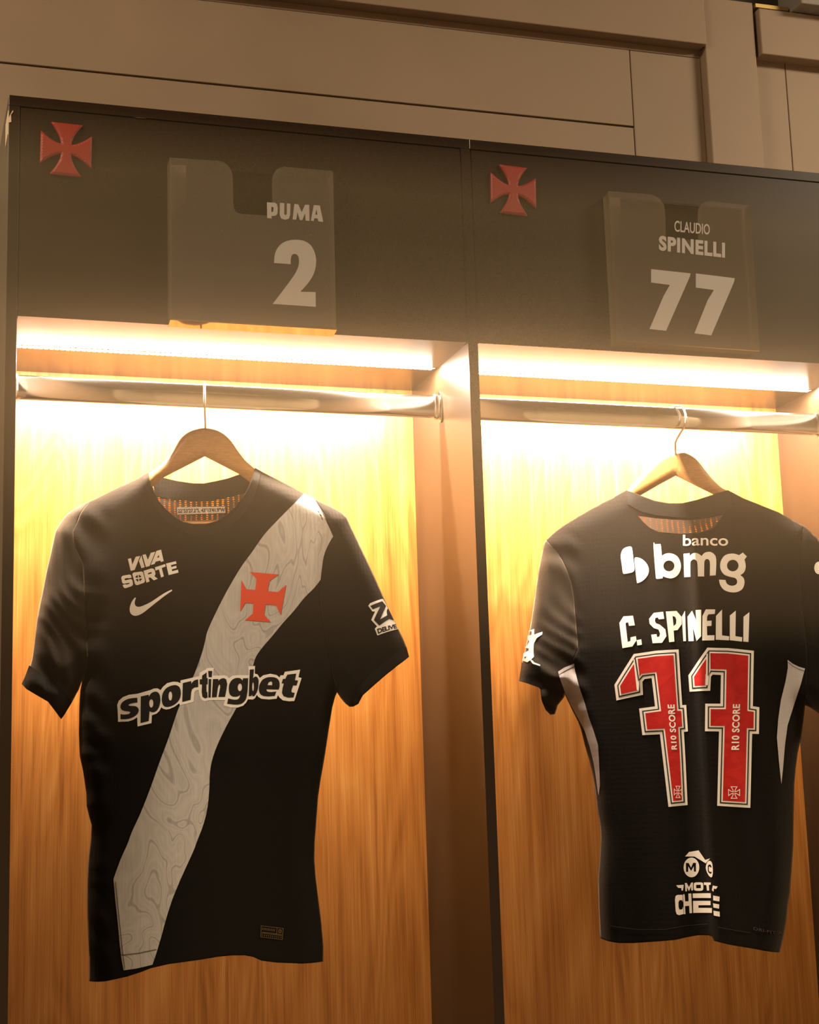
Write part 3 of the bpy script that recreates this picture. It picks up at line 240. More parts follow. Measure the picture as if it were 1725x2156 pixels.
     (.0434, -.5644), (.0223, -.5634), (.0247, -.5295), (.0475, -.5304), (.0517, -.4785), (.0333, -.4769), (.0282, -.4825), (.026, -.5018), (.002, -.5012)], [(.0038, -.482), (.0324, -.4456), (.0603, -.4478), (.093, -.4528), (.0859, -.5373), (.0955, -.5391), (.0931, -.5682), (.0831, -.5676), (.0729, -.6784), (.0356, -.6748),
     (.0456, -.5625), (.0245, -.5615), (.0266, -.5316), (.0493, -.5325), (.0539, -.4766), (.0326, -.4748), (.0263, -.4816), (.0242, -.4998), (.004, -.4992)], [(.0062, -.4829), (.0334, -.4481), (.06, -.4501), (.0906, -.4548), (.0835, -.5392), (.093, -.541), (.091, -.5658), (.081, -.5652), (.0708, -.6759), (.0381, -.6727),
     (.048, -.5603), (.0269, -.5593), (.0287, -.534), (.0514, -.5349), (.0564, -.4745), (.0317, -.4724), (.0241, -.4807), (.0222, -.4974), (.0064, -.4969)], [(.0274, -.4494), (.0336, -.4466), (.0321, -.4752), (.0292, -.4813), (.0265, -.4976), (.0237, -.4965)], [(.0301, -.4454), (.0321, -.4452), (.0292, -.4813), (.0274, -.4834)]]},
 'S2score': [[(-.0266, -.593), (-.0259, -.524), (-.037, -.5235), (-.0347, -.5927)], [(.0674, -.5974), (.0735, -.5285), (.0625, -.5279), (.0556, -.5969)]],
 'S2minia': [[(-.0322, -.648), (-.0247, -.6483), (-.0257, -.65), (-.0265, -.6516), (-.0271, -.653), (-.0275, -.6543), (-.0277, -.6555), (-.0269, -.6553), (-.026, -.6549), (-.025, -.6541),
    (-.0239, -.6531), (-.0227, -.6518), (-.0234, -.6631), (-.0244, -.6617), (-.0254, -.6606), (-.0263, -.6598), (-.0272, -.6593), (-.0279, -.6591), (-.0279, -.6603), (-.0277, -.6616),
    (-.0272, -.6631), (-.0266, -.6647), (-.0258, -.6665), (-.0333, -.6662), (-.0323, -.6645), (-.0315, -.6629), (-.0309, -.6615), (-.0305, -.6602), (-.0304, -.659), (-.0311, -.6592),
    (-.032, -.6596), (-.033, -.6604), (-.0342, -.6614), (-.0354, -.6627), (-.0347, -.6514), (-.0337, -.6528), (-.0327, -.6539), (-.0317, -.6547), (-.0309, -.6552), (-.0301, -.6554),
    (-.0302, -.6542), (-.0304, -.6529), (-.0308, -.6514), (-.0314, -.6498)], [(-.0308, -.6489), (-.0263, -.6491), (-.0265, -.6496), (-.0274, -.6512), (-.028, -.6527), (-.0284, -.6541), (-.0288, -.6566), (-.0267, -.6562), (-.0256, -.6556), (-.0245, -.6548),
    (-.0233, -.6537), (-.0237, -.6542), (-.0241, -.6607), (-.0237, -.6611), (-.0248, -.66), (-.0258, -.6591), (-.0268, -.6585), (-.0289, -.6579), (-.0288, -.6604), (-.0285, -.6618),
    (-.0281, -.6634), (-.0275, -.6651), (-.0273, -.6655), (-.0318, -.6654), (-.0315, -.6649), (-.0307, -.6633), (-.0301, -.6618), (-.0297, -.6604), (-.0293, -.6579), (-.0314, -.6583),
    (-.0325, -.6589), (-.0336, -.6597), (-.0348, -.6607), (-.0344, -.6603), (-.034, -.6538), (-.0344, -.6534), (-.0333, -.6545), (-.0323, -.6554), (-.0313, -.656), (-.0292, -.6566),
    (-.0293, -.6541), (-.0295, -.6527), (-.03, -.6511), (-.0306, -.6494)]],
 'S2minib': [[(.0507, -.652), (.0616, -.6524), (.0602, -.6541), (.0591, -.6556), (.0583, -.6571), (.0577, -.6584), (.0575, -.6595), (.0586, -.6594), (.0599, -.6589), (.0614, -.6582),
    (.063, -.6572), (.0648, -.6559), (.064, -.6672), (.0624, -.6658), (.0609, -.6647), (.0596, -.6639), (.0583, -.6634), (.0572, -.6632), (.0573, -.6643), (.0577, -.6657),
    (.0583, -.6671), (.0593, -.6688), (.0604, -.6706), (.0496, -.6702), (.051, -.6685), (.0521, -.6669), (.0529, -.6655), (.0535, -.6642), (.0537, -.663), (.0526, -.6632),
    (.0513, -.6636), (.0498, -.6643), (.0482, -.6653), (.0465, -.6666), (.0472, -.6553), (.0488, -.6567), (.0503, -.6578), (.0516, -.6587), (.0528, -.6592), (.054, -.6594),
    (.0539, -.6582), (.0535, -.6569), (.0528, -.6554), (.0519, -.6538)], [(.0527, -.653), (.0596, -.6533), (.0594, -.6535), (.0583, -.6551), (.0574, -.6566), (.0568, -.6581), (.0562, -.6607), (.0588, -.6604), (.0603, -.6599), (.0618, -.6591),
    (.0635, -.6581), (.0636, -.658), (.0632, -.6651), (.063, -.665), (.0615, -.6639), (.06, -.663), (.0587, -.6624), (.0561, -.6619), (.0563, -.6645), (.0568, -.666),
    (.0574, -.6676), (.0584, -.6693), (.0585, -.6695), (.0516, -.6693), (.0518, -.6691), (.0529, -.6674), (.0538, -.6659), (.0544, -.6645), (.055, -.6619), (.0524, -.6622),
    (.0509, -.6627), (.0494, -.6635), (.0477, -.6645), (.0476, -.6646), (.048, -.6574), (.0481, -.6575), (.0497, -.6587), (.0511, -.6596), (.0525, -.6601), (.0551, -.6606),
    (.0548, -.658), (.0544, -.6565), (.0537, -.655), (.0528, -.6532)]],
 'S2moto': [[(-.0241, -.7543), (-.0177, -.7478), (-.0033, -.7459), (.0058, -.7602), (.0137, -.758), (.0064, -.7653), (-.01, -.7548)], [(-.0038, -.7712), (-.0043, -.7744), (-.0054, -.7775), (-.007, -.7802), (-.009, -.7825), (-.0113, -.7842), (-.0139, -.7852), (-.0165, -.7855), (-.0191, -.7851), (-.0215, -.7839),
    (-.0236, -.7821), (-.0253, -.7797), (-.0265, -.7769), (-.0272, -.7738), (-.0273, -.7706), (-.0268, -.7673), (-.0258, -.7642), (-.0242, -.7615), (-.0222, -.7593), (-.0199, -.7576),
    (-.0174, -.7566), (-.0147, -.7563), (-.0121, -.7567), (-.0097, -.7579), (-.0076, -.7597), (-.0058, -.762), (-.0046, -.7648), (-.0039, -.7679)], [(-.0236, -.7641), (-.0195, -.7642), (-.0162, -.7712), (-.0126, -.7641), (-.0084, -.7642), (-.0092, -.7774), (-.0123, -.7774), (-.012, -.7693), (-.0165, -.7763), (-.0203, -.7693),
    (-.0209, -.7775), (-.0241, -.7775)], [(.006, -.7719), (.0065, -.7689), (.0075, -.7662), (.0089, -.7639), (.0105, -.7622), (.012, -.7615), (.0135, -.7617), (.0148, -.7627), (.0159, -.7645), (.0165, -.7674),
    (.0167, -.7708), (.0167, -.7748), (.0165, -.7788), (.016, -.782), (.0152, -.7845), (.0144, -.7857), (.0134, -.7861), (.0119, -.7854), (.0102, -.7839), (.0087, -.7813),
    (.0073, -.7782), (.0064, -.775)], [(.0093, -.7696), (.011, -.7671), (.014, -.7674), (.015, -.7705), (.0146, -.7719), (.0134, -.7714), (.0123, -.7699), (.0108, -.7708), (.0106, -.7759), (.0121, -.7782),
    (.0145, -.7773), (.0145, -.7799), (.0128, -.7809), (.0099, -.7793), (.0089, -.7765)], [(-.0399, -.7968), (-.0289, -.7963), (-.0292, -.7997), (-.0303, -.8048), (-.0323, -.8048), (-.0327, -.801), (-.0372, -.8006)], [(-.0268, -.7938), (-.0242, -.7937), (-.0211, -.8), (-.0173, -.7935), (-.0147, -.7933), (-.0154, -.805), (-.018, -.8052), (-.0177, -.7989), (-.0215, -.806), (-.0243, -.7999),
    (-.0245, -.8062), (-.0267, -.8062)], [(-.0139, -.7996), (-.0138, -.7972), (-.0134, -.795), (-.0127, -.794), (-.0115, -.7935), (-.0094, -.7933), (-.0069, -.7933), (-.0039, -.7934), (-.0013, -.7937), (-.0002, -.7942),
    (.0003, -.7953), (.0005, -.7972), (.0005, -.7996), (.0004, -.8018), (-0.0, -.8038), (-.0008, -.805), (-.0021, -.8056), (-.0044, -.8059), (-.0071, -.8059), (-.0097, -.8058),
    (-.012, -.8055), (-.0132, -.8049), (-.0138, -.8039), (-.014, -.8019)], [(-.0103, -.7971), (-.0033, -.7968), (-.0033, -.802), (-.0103, -.8021)], [(.0015, -.7935), (.0123, -.7937), (.0119, -.797), (.0091, -.7973), (.0091, -.8055), (.0058, -.8057), (.0052, -.7975), (.0017, -.7973)], [(.0152, -.7981), (.0224, -.7996), (.0198, -.8032), (.0164, -.8026), (.0158, -.8072), (.0133, -.8049)], [(-.0429, -.8175), (-.0416, -.8124), (-.039, -.8111), (-.0321, -.811), (-.0311, -.8122), (-.0317, -.8219), (-.0326, -.819), (-.036, -.8189), (-.038, -.8217), (-.0383, -.8291),
    (-.0371, -.8328), (-.0331, -.8326), (-.0314, -.8287), (-.0315, -.8395), (-.0384, -.8409), (-.0417, -.8392), (-.0429, -.8346)], [(-.0305, -.8105), (-.0283, -.8103), (-.0281, -.8209), (-.0229, -.821), (-.0226, -.8096), (-.0183, -.8095), (-.0188, -.8385), (-.0226, -.8387), (-.0225, -.8276), (-.0287, -.828),
    (-.0287, -.8396), (-.0309, -.8398)], [(-.0163, -.8097), (.0112, -.8095), (.0111, -.8166), (-.0164, -.8164)], [(-.0164, -.8207), (.0102, -.8208), (.0098, -.8271), (-.0087, -.8272), (-.0089, -.8311), (.0116, -.8313), (.0111, -.8384), (-.0171, -.8383)], [(.0146, -.8128), (.0243, -.8146), (.0235, -.8215), (.0144, -.8199)], [(.0138, -.8242), (.023, -.8259), (.0223, -.8321), (.014, -.8304)], [(.0137, -.8349), (.023, -.8366), (.0227, -.8438), (.0138, -.842)]],
 'S2dry': [(.0711, -.8645), (.1127, -.8747), (.113, -.8701), (.0713, -.8604)],
 'S2zeL': [[(-.252, -.3942), (-.2412, -.3927), (-.2411, -.4023), (-.2272, -.3993), (-.2274, -.4033), (-.237, -.4088), (-.242, -.4165), (-.2428, -.4294), (-.2421, -.4384), (-.2471, -.443),
    (-.2539, -.4461), (-.2643, -.4408), (-.2616, -.4292), (-.2517, -.4273), (-.251, -.4237), (-.2588, -.4205), (-.2539, -.417), (-.2504, -.4122), (-.2543, -.4061), (-.2536, -.4013),
    (-.2461, -.4019), (-.2458, -.3959)], [(-.2481, -.444), (-.244, -.4497), (-.2323, -.4539), (-.2318, -.4521), (-.2409, -.448), (-.2452, -.4432)], [(-.2606, -.4374), (-.2583, -.4349), (-.257, -.4367), (-.2538, -.4349), (-.2561, -.438), (-.2589, -.4399), (-.2595, -.4379)]],
 'S2zeR': [[(.2127, -.3229), (.2124, -.3252), (.2117, -.3273), (.2108, -.3292), (.2096, -.3308), (.2083, -.332), (.2068, -.3328), (.2054, -.333), (.2039, -.3327), (.2026, -.332),
    (.2015, -.3308), (.2006, -.3292), (.2, -.3273), (.1996, -.3252), (.1996, -.323), (.2, -.3208), (.2006, -.3188), (.2015, -.3169), (.2027, -.3154), (.204, -.3142),
    (.2055, -.3134), (.2069, -.3131), (.2084, -.3133), (.2097, -.314), (.2109, -.3152), (.2118, -.3167), (.2124, -.3186), (.2127, -.3207)]],
 'H1front': [[(.2055, .2381), (.2761, .24), (.2822, .2386), (.2883, .2344), (.2926, .2289), (.295, .2227), (.2956, .2146), (.2957, .1782), (.2965, .171), (.2989, .1662),
    (.3032, .1636), (.3093, .1631), (.3427, .1634), (.3525, .1633), (.3532, .2197), (.3546, .2263), (.3583, .2331), (.3637, .2376), (.3705, .2397), (.4415, .2399),
    (.4437, .2382), (.442, .0031), (.2055, .0002)]],
 'H2front': [[(.8782, .2467), (.9489, .2481), (.9585, .2454), (.966, .2402), (.9703, .2323), (.9718, .2242), (.9702, .1773), (1.0261, .1797), (1.0282, .2254), (1.0311, .2344),
    (1.037, .241), (1.0448, .245), (1.0523, .2464), (1.1196, .2451), (1.1181, .0072), (.8792, .0087)]],
 'H1name': [[(.3446, .1834), (.3564, .1837), (.3592, .1816), (.3602, .1771), (.3597, .1679), (.3579, .1649), (.3543, .1635), (.3508, .1635), (.3511, .1596), (.3446, .1598)], [(.351, .1772), (.3531, .177), (.3542, .1757), (.3535, .1701), (.3509, .169)], [(.3635, .1841), (.3701, .1841), (.3694, .1678), (.3717, .166), (.3733, .1678), (.3738, .1843), (.3789, .1841), (.3783, .1676), (.3764, .1616), (.371, .1592),
    (.3649, .1607), (.3629, .1664)], [(.3848, .1843), (.3905, .1842), (.3953, .1727), (.4005, .1845), (.4066, .1847), (.4066, .1605), (.4008, .1603), (.4003, .1713), (.3959, .1607), (.3924, .1606),
    (.389, .1722), (.387, .1607), (.3817, .1606)], [(.4134, .1849), (.4224, .1851), (.4269, .1606), (.4197, .1608), (.4187, .1651), (.4139, .1651), (.4129, .1606), (.4086, .161)], [(.4153, .1707), (.4172, .1791), (.4185, .1706)]],
 'H1num': [[(.3535, .0932), (.3778, .0932), (.3778, .0949), (.3778, .0968), (.3778, .0986), (.378, .1004), (.3782, .1022), (.3786, .104), (.3792, .1056), (.3798, .1069),
    (.3808, .1079), (.3819, .1086), (.3831, .109), (.3843, .109), (.3856, .1087), (.3869, .1081), (.3881, .1072), (.389, .1058), (.3896, .1038), (.39, .1013),
    (.3901, .0986), (.3899, .0959), (.3895, .0933), (.3888, .0907), (.3879, .0879), (.3865, .0848), (.3851, .0818), (.3834, .0789), (.3811, .0752), (.3774, .0697),
    (.3719, .0619), (.365, .0524), (.3576, .0422), (.3505, .0325), (.4133, .0323), (.4134, .0542), (.3909, .0531), (.3936, .0561), (.3966, .0594), (.3994, .0627),
    (.4021, .0661), (.4044, .0693), (.4066, .0726), (.4086, .0759), (.4103, .0793), (.4118, .0829), (.413, .0866), (.4139, .0903), (.4146, .0941), (.415, .0977),
    (.4152, .1014), (.415, .105), (.4145, .1086), (.4135, .1123), (.4122, .1161), (.4105, .1197), (.4086, .1227), (.4063, .125), (.4038, .1269), (.401, .1284),
    (.398, .1295), (.3947, .1302), (.3911, .1305), (.3875, .1305), (.3838, .1302), (.3802, .1296), (.3764, .1287), (.3728, .1275), (.3696, .126), (.3667, .1242),
    (.3641, .122), (.3617, .1196), (.3597, .1171), (.3581, .1145), (.3567, .1118), (.3557, .1089), (.3548, .1059), (.3542, .1028), (.3539, .0995), (.3537, .0963)]],
 'H2first': [(.9852, .1902), (1.0455, .1896), (1.0468, .2069), (.9864, .2083)],
 'H2last': [(.9568, .1575), (1.069, .1538), (1.0709, .1788), (.9583, .1818)],
 'H2num': [[(.9418, .1265), (1.0082, .1244), (1.0061, .1184), (.9606, .0299), (.9331, .031), (.9601, .0852), (.9717, .1033), (.9404, .105)], [(1.0171, .125), (1.0836, .122), (1.0817, .1156), (1.0365, .0271), (1.008, .0287), (1.0343, .0833), (1.0461, .1003), (1.0155, .1022)]],
 'H1clip': [[(.2084, .2357), (.2324, .2379), (.2325, .1815), (.2182, .1703), (.2139, .1601), (.2084, .1578)]],
 'H2clip': [[(.8865, .2461), (.9064, .2462), (.9077, .1858), (.8971, .178), (.8898, .1763)]],
 'X1': [.0639, -.004, .2456],
 'X2': [.731, -.004, .2436],
 'patee': [[(-.62, -1.0), (.62, -1.0), (.511, -.8612), (.4184, -.7306), (.342, -.6082), (.282, -.4939), (.2384, -.3878), (.211, -.2898), (.2, -.2), (.2898, -.211),
    (.3878, -.2384), (.4939, -.282), (.6082, -.342), (.7306, -.4184), (.8612, -.511), (1.0, -.62), (1.0, .62), (.8612, .511), (.7306, .4184), (.6082, .342),
    (.4939, .282), (.3878, .2384), (.2898, .211), (.2, .2), (.211, .2898), (.2384, .3878), (.282, .4939), (.342, .6082), (.4184, .7306), (.511, .8612),
    (.62, 1.0), (-.62, 1.0), (-.511, .8612), (-.4184, .7306), (-.342, .6082), (-.282, .4939), (-.2384, .3878), (-.211, .2898), (-.2, .2), (-.2898, .211),
    (-.3878, .2384), (-.4939, .282), (-.6082, .342), (-.7306, .4184), (-.8612, .511), (-1.0, .62), (-1.0, -.62), (-.8612, -.511), (-.7306, -.4184), (-.6082, -.342),
    (-.4939, -.282), (-.3878, -.2384), (-.2898, -.211), (-.2, -.2), (-.211, -.2898), (-.2384, -.3878), (-.282, -.4939), (-.342, -.6082), (-.4184, -.7306), (-.511, -.8612)]],
 'hang1': [[(-.1723, -.2394), (-.1688, -.2353), (-.1585, -.2286), (-.1204, -.2156), (-.0927, -.2008), (-.0834, -.1789), (-.0807, -.1768), (-.0769, -.1739), (-.0732, -.1711), (-.0701, -.1687),
    (-.0671, -.1664), (-.0642, -.164), (-.0615, -.1614), (-.059, -.1587), (-.0562, -.1554), (-.053, -.1513), (-.0496, -.1467), (-.046, -.1418), (-.0424, -.1364), (-.0386, -.1307),
    (-.0346, -.1258), (-.0304, -.122), (-.0261, -.1189), (-.0209, -.1164), (-.0146, -.1143), (-.0075, -.1128), (-.0005, -.1124), (.0065, -.1132), (.0135, -.115), (.0199, -.1177),
    (.0257, -.1212), (.0309, -.1255), (.0357, -.1303), (.0397, -.1356), (.0433, -.1413), (.0468, -.1469), (.0504, -.1522), (.0541, -.1574), (.0579, -.1623), (.0627, -.1672),
    (.0678, -.1718), (.0713, -.175), (.0983, -.2052), (.1429, -.2334), (.1738, -.2499), (.175, -.257), (.1427, -.2461), (.0877, -.2134), (.0487, -.1829), (-.0008, -.1552),
    (-.0597, -.1842), (-.0809, -.2012), (-.1273, -.2267), (-.1619, -.2412)]],
 'hang2': [[(-.1827, -.2464), (-.1549, -.228), (-.1039, -.202), (-.0839, -.1755), (-.0776, -.1689), (-.0685, -.1596), (-.0598, -.1509), (-.0524, -.1439), (-.0453, -.1375), (-.0389, -.132),
    (-.0334, -.1277), (-.0286, -.1242), (-.0241, -.1215), (-.02, -.1194), (-.0162, -.1181), (-.0125, -.1171), (-.0088, -.1164), (-.0051, -.116), (-.0011, -.1162), (.0032, -.1168),
    (.0079, -.1179), (.0128, -.1199), (.0181, -.1229), (.0237, -.1267), (.0289, -.1313), (.0335, -.137), (.0377, -.1434), (.0418, -.1498), (.0461, -.156), (.0504, -.1623),
    (.0547, -.1681), (.0591, -.1734), (.0636, -.1782), (.0677, -.1821), (.0715, -.1846), (.0748, -.1861), (.0771, -.1871), (.0873, -.2092), (.1229, -.23), (.1583, -.2477),
    (.1789, -.2657), (.1771, -.2717), (.1505, -.2548), (.094, -.2204), (.0584, -.1964), (.0586, -.1944), (.0316, -.1786), (-.0044, -.1565), (-.0296, -.1683), (-.0632, -.1851),
    (-.0769, -.1945), (-.1316, -.2218), (-.171, -.2425), (-.1806, -.2512)]],
 'bar1': [-.0056, -.255],
 'cam': {
  'f': 3572.96,
  'R': [[.954991, .295446, -.026514], [-.295039, .936801, -.18803], [-.030714, .187389, .981805]],
  'C': [-.16489, -2.27022, -.7107],
  't': .01495,
  'Hg': .30479,
  'Ht': .32029,
  'D': .28051}}
CAM = D['cam']
ZP = 2.10                                   # height of the cells' ceiling above the floor
t, HG, HT, DEP, W = CAM['t'], CAM['Hg'], CAM['Ht'], CAM['D'], 0.65
scene = bpy.context.scene
C = scene.collection

# ------------------------------------------------------------------ camera
cam = bpy.data.cameras.new('camera'); co = bpy.data.objects.new('camera', cam); C.objects.link(co)
R = CAM['R']; cc = CAM['C']
cam.sensor_fit = 'VERTICAL'; cam.sensor_height = 36; cam.lens = CAM['f'] / 2156 * 36
M = Matrix(((R[0][0], R[0][2], -R[0][1], cc[0]), (R[1][0], R[1][2], -R[1][1], cc[1]), (R[2][0], R[2][2], -R[2][1], cc[2] + ZP), (0, 0, 0, 1)))
co.matrix_world = M
cam.clip_start = .02
scene.camera = co

# ------------------------------------------------------------------ world, fill lights, exposure
LED_COL = (1.0, .77, .58); LED_POWER = 6000.0; BLOOM_DENSITY = .44
FILL_COL = (1.0, .80, .55); FILL_POWER = 132.0
w = bpy.data.worlds.new('world'); scene.world = w; w.use_nodes = True
w.node_tree.nodes['Background'].inputs[0].default_value = (.9, .72, .5, 1); w.node_tree.nodes['Background'].inputs[1].default_value = .0
for lx, ly, q in ((-1.9, -1.3, 1.05), (3.0, -1.3, .85)):  # unseen area lights added to fill the room with soft light
    la = bpy.data.lights.new('fill_light', 'AREA'); la.shape = 'RECTANGLE'; la.size = 1.2; la.size_y = .6; la.energy = FILL_POWER * q; la.color = FILL_COL
    lo = bpy.data.objects.new('fill_light', la); C.objects.link(lo); lo.location = (lx, ly, ZP + 1.43)
vs = scene.view_settings
vs.view_transform = 'Standard'; vs.look = 'None'; vs.exposure = 0; vs.gamma = 1; vs.use_curve_mapping = False
cy = scene.cycles
cy.use_denoising = True; cy.caustics_reflective = False; cy.caustics_refractive = False
cy.max_bounces = 6; cy.diffuse_bounces = 4; cy.glossy_bounces = 3; cy.transmission_bounces = 4; cy.transparent_max_bounces = 12; cy.volume_bounces = 0
cy.sample_clamp_indirect = 4.0; cy.use_light_tree = True

# ------------------------------------------------------------------ materials
def mat(name, col, rough=.5, metal=0., spec=.5):
    m = bpy.data.materials.new(name); m.use_nodes = True
    b = m.node_tree.nodes['Principled BSDF']
    b.inputs['Base Color'].default_value = (*col, 1); b.inputs['Roughness'].default_value = rough
    b.inputs['Metallic'].default_value = metal; b.inputs['Specular IOR Level'].default_value = spec
    return m, m.node_tree, b
def nd(nt, typ, **kw):
    n = nt.nodes.new(typ)
    for k, v in kw.items():
        if k in n.inputs.keys() if isinstance(k, str) else False: n.inputs[k].default_value = v
        else: setattr(n, k, v)
    return n
def coords(nt, scale=(1, 1, 1), rot=(0, 0, 0)):
    tc = nt.nodes.new('ShaderNodeTexCoord'); mp = nt.nodes.new('ShaderNodeMapping')
    mp.inputs['Scale'].default_value = scale; mp.inputs['Rotation'].default_value = rot
    nt.links.new(tc.outputs['Object'], mp.inputs['Vector']); return mp.outputs[0]
def ramp(nt, fac, stops):
    r = nt.nodes.new('ShaderNodeValToRGB'); e = r.color_ramp.elements
    while len(e) < len(stops): e.new(.5)
    for el, (p, c) in zip(e, stops): el.position = p; el.color = (*c, 1)
    nt.links.new(fac, r.inputs[0]); return r.outputs[0]
def noise(nt, vec, scale, detail=3, dist=0., rough=.5):
    n = nt.nodes.new('ShaderNodeTexNoise'); n.inputs['Scale'].default_value = scale; n.inputs['Detail'].default_value = detail
    n.inputs['Distortion'].default_value = dist; n.inputs['Roughness'].default_value = rough
    nt.links.new(vec, n.inputs['Vector']); return n.outputs['Fac']
def bumpn(nt, b, h, strength=.3, dist=.001):
    n = nt.nodes.new('ShaderNodeBump'); n.inputs['Strength'].default_value = strength; n.inputs['Distance'].default_value = dist
    nt.links.new(h, n.inputs['Height']); nt.links.new(n.outputs[0], b.inputs['Normal'])
def math2(nt, op, a, b=None, v=None):
    n = nt.nodes.new('ShaderNodeMath'); n.operation = op
    nt.links.new(a, n.inputs[0])
    if b is not None: nt.links.new(b, n.inputs[1])
    elif v is not None: n.inputs[1].default_value = v
    return n.outputs[0]
def mixc(nt, fac, a, b, mode='MIX'):
    n = nt.nodes.new('ShaderNodeMix'); n.data_type = 'RGBA'; n.blend_type = mode
    if isinstance(fac, float): n.inputs[0].default_value = fac
    else: nt.links.new(fac, n.inputs[0])
    for i, x in ((6, a), (7, b)):
        if isinstance(x, tuple): n.inputs[i].default_value = (*x, 1)
        else: nt.links.new(x, n.inputs[i])
    return n.outputs[2]

def wood_mat(name, c0, c1, c2, sx=70, sz=1.1, rough=.38, horiz=False):
    m, nt, b = mat(name, c1, rough)
    s = (sz, 1, sx) if horiz else (sx, sx * .3, sz)
    v = coords(nt, s)
    a = noise(nt, v, 1.0, 6, .6, .62)
    big = noise(nt, coords(nt, (s[0] * .075, s[1] * .07, s[2] * .8)), 1.3, 2, .5)
    fine = noise(nt, coords(nt, (s[0] * 9, s[1] * 4, s[2] * 9)), 1.0, 2)
    rings = nt.nodes.new('ShaderNodeMath'); rings.operation = 'PINGPONG'; rings.inputs[1].default_value = .028; nt.links.new(big, rings.inputs[0])
    f = math2(nt, 'ADD', math2(nt, 'MULTIPLY', a, v=.70), math2(nt, 'MULTIPLY', rings.outputs[0], v=5.0))
    f = math2(nt, 'ADD', f, math2(nt, 'MULTIPLY', fine, v=.40))
    col = ramp(nt, f, [(.40, c0), (.62, c1), (.84, c2)])
    nt.links.new(col, b.inputs['Base Color']); bumpn(nt, b, fine, .12, .0006)
    return m
M_WOOD = wood_mat('oak_veneer', (.25, .082, .012), (.42, .165, .031), (.54, .255, .066))
M_HANG = wood_mat('hanger_wood', (.33, .15, .04), (.40, .19, .058), (.46, .24, .085), 16, 50, .4)
m, nt, b = mat('dark_laminate', (.022, .0135, .0075), .27, 0, .5)
n = noise(nt, coords(nt, (60, 60, 60)), 6, 3); nt.links.new(ramp(nt, n, [(.3, (.0215, .0133, .0074)), (.7, (.0225, .0138, .0076))]), b.inputs['Base Color'])
M_LAM = m
m, nt, b = mat('cream_paint', (.27, .21, .145), .6)
n = noise(nt, coords(nt), 3.2, 5); n2 = noise(nt, coords(nt), 60, 3)
nt.links.new(ramp(nt, n, [(.3, (.28, .208, .142)), (.7, (.33, .245, .170))]), b.inputs['Base Color']); bumpn(nt, b, math2(nt, 'ADD', n, math2(nt, 'MULTIPLY', n2, v=.2)), .25, .002)
M_PAINT = m
M_GREYP = mat('grey_paint', (.27, .25, .22), .6)[0]
M_SHADOW = mat('painted_shade', (.05, .04, .028), .8)[0]
M_GOLDP = mat('brass_strip', (.42, .30, .09), .4, .6)[0]
M_FLOOR = mat('floor_vinyl', (.30, .26, .21), .5)[0]
M_CHIP = mat('bare_fibreboard', (.62, .50, .36), .8)[0]
M_CHROME = mat('chrome', (.80, .77, .72), .10, 1.)[0]
M_STEEL = mat('polished_steel', (.80, .78, .74), .16, 1.)[0]
M_RED = None
m, nt, b = mat('red_acrylic', (.26, .013, .005), .55); M_RED = m
def emit(name, col, s):
    m = bpy.data.materials.new(name); m.use_nodes = True; nt = m.node_tree; nt.nodes.clear()
    o = nt.nodes.new('ShaderNodeOutputMaterial'); e = nt.nodes.new('ShaderNodeEmission')
    e.inputs[0].default_value = (*col, 1); e.inputs[1].default_value = s; nt.links.new(e.outputs[0], o.inputs[0])
    m.cycles.emission_sampling = 'FRONT'; return m
M_LED = emit('led_chip', LED_COL, LED_POWER)
M_LEDS = emit('led_chip_side', LED_COL, LED_POWER * .25)
M_TAPE = mat('led_tape', (.75, .72, .66), .5)[0]

def acrylic(name, tint, refl, diff, alpha):
    m = bpy.data.materials.new(name); m.use_nodes = True; nt = m.node_tree; nt.nodes.clear()
    o = nt.nodes.new('ShaderNodeOutputMaterial'); tr = nt.nodes.new('ShaderNodeBsdfTransparent'); tr.inputs[0].default_value = (*tint, 1)
    gl = nt.nodes.new('ShaderNodeBsdfGlossy'); gl.inputs['Roughness'].default_value = .04
    df = nt.nodes.new('ShaderNodeBsdfDiffuse'); df.inputs[0].default_value = (*diff, 1)
    fr = nt.nodes.new('ShaderNodeFresnel'); fr.inputs[0].default_value = refl
    m1 = nt.nodes.new('ShaderNodeMixShader'); m2 = nt.nodes.new('ShaderNodeMixShader'); m1.inputs[0].default_value = alpha
    nt.links.new(tr.outputs[0], m1.inputs[1]); nt.links.new(df.outputs[0], m1.inputs[2])
    nt.links.new(fr.outputs[0], m2.inputs[0]); nt.links.new(m1.outputs[0], m2.inputs[1]); nt.links.new(gl.outputs[0], m2.inputs[2])
    nt.links.new(m2.outputs[0], o.inputs[0]); return m
M_ACR = acrylic('clear_acrylic', (.97, .96, .94), 1.45, (.54, .44, .35), .12)  # diffuse share paints in the room's reflection on the front sheet
M_ACRB = acrylic('clear_acrylic_back', (.97, .96, .94), 1.3, (.5, .46, .4), .0)
M_ACRE = acrylic('acrylic_edge', (.95, .9, .82), 1.5, (.70, .54, .36), .15)  # pale diffuse colour stands in for light piped to the sheet edges
M_SIGN = mat('sign_vinyl', (.42, .37, .33), .55)[0]

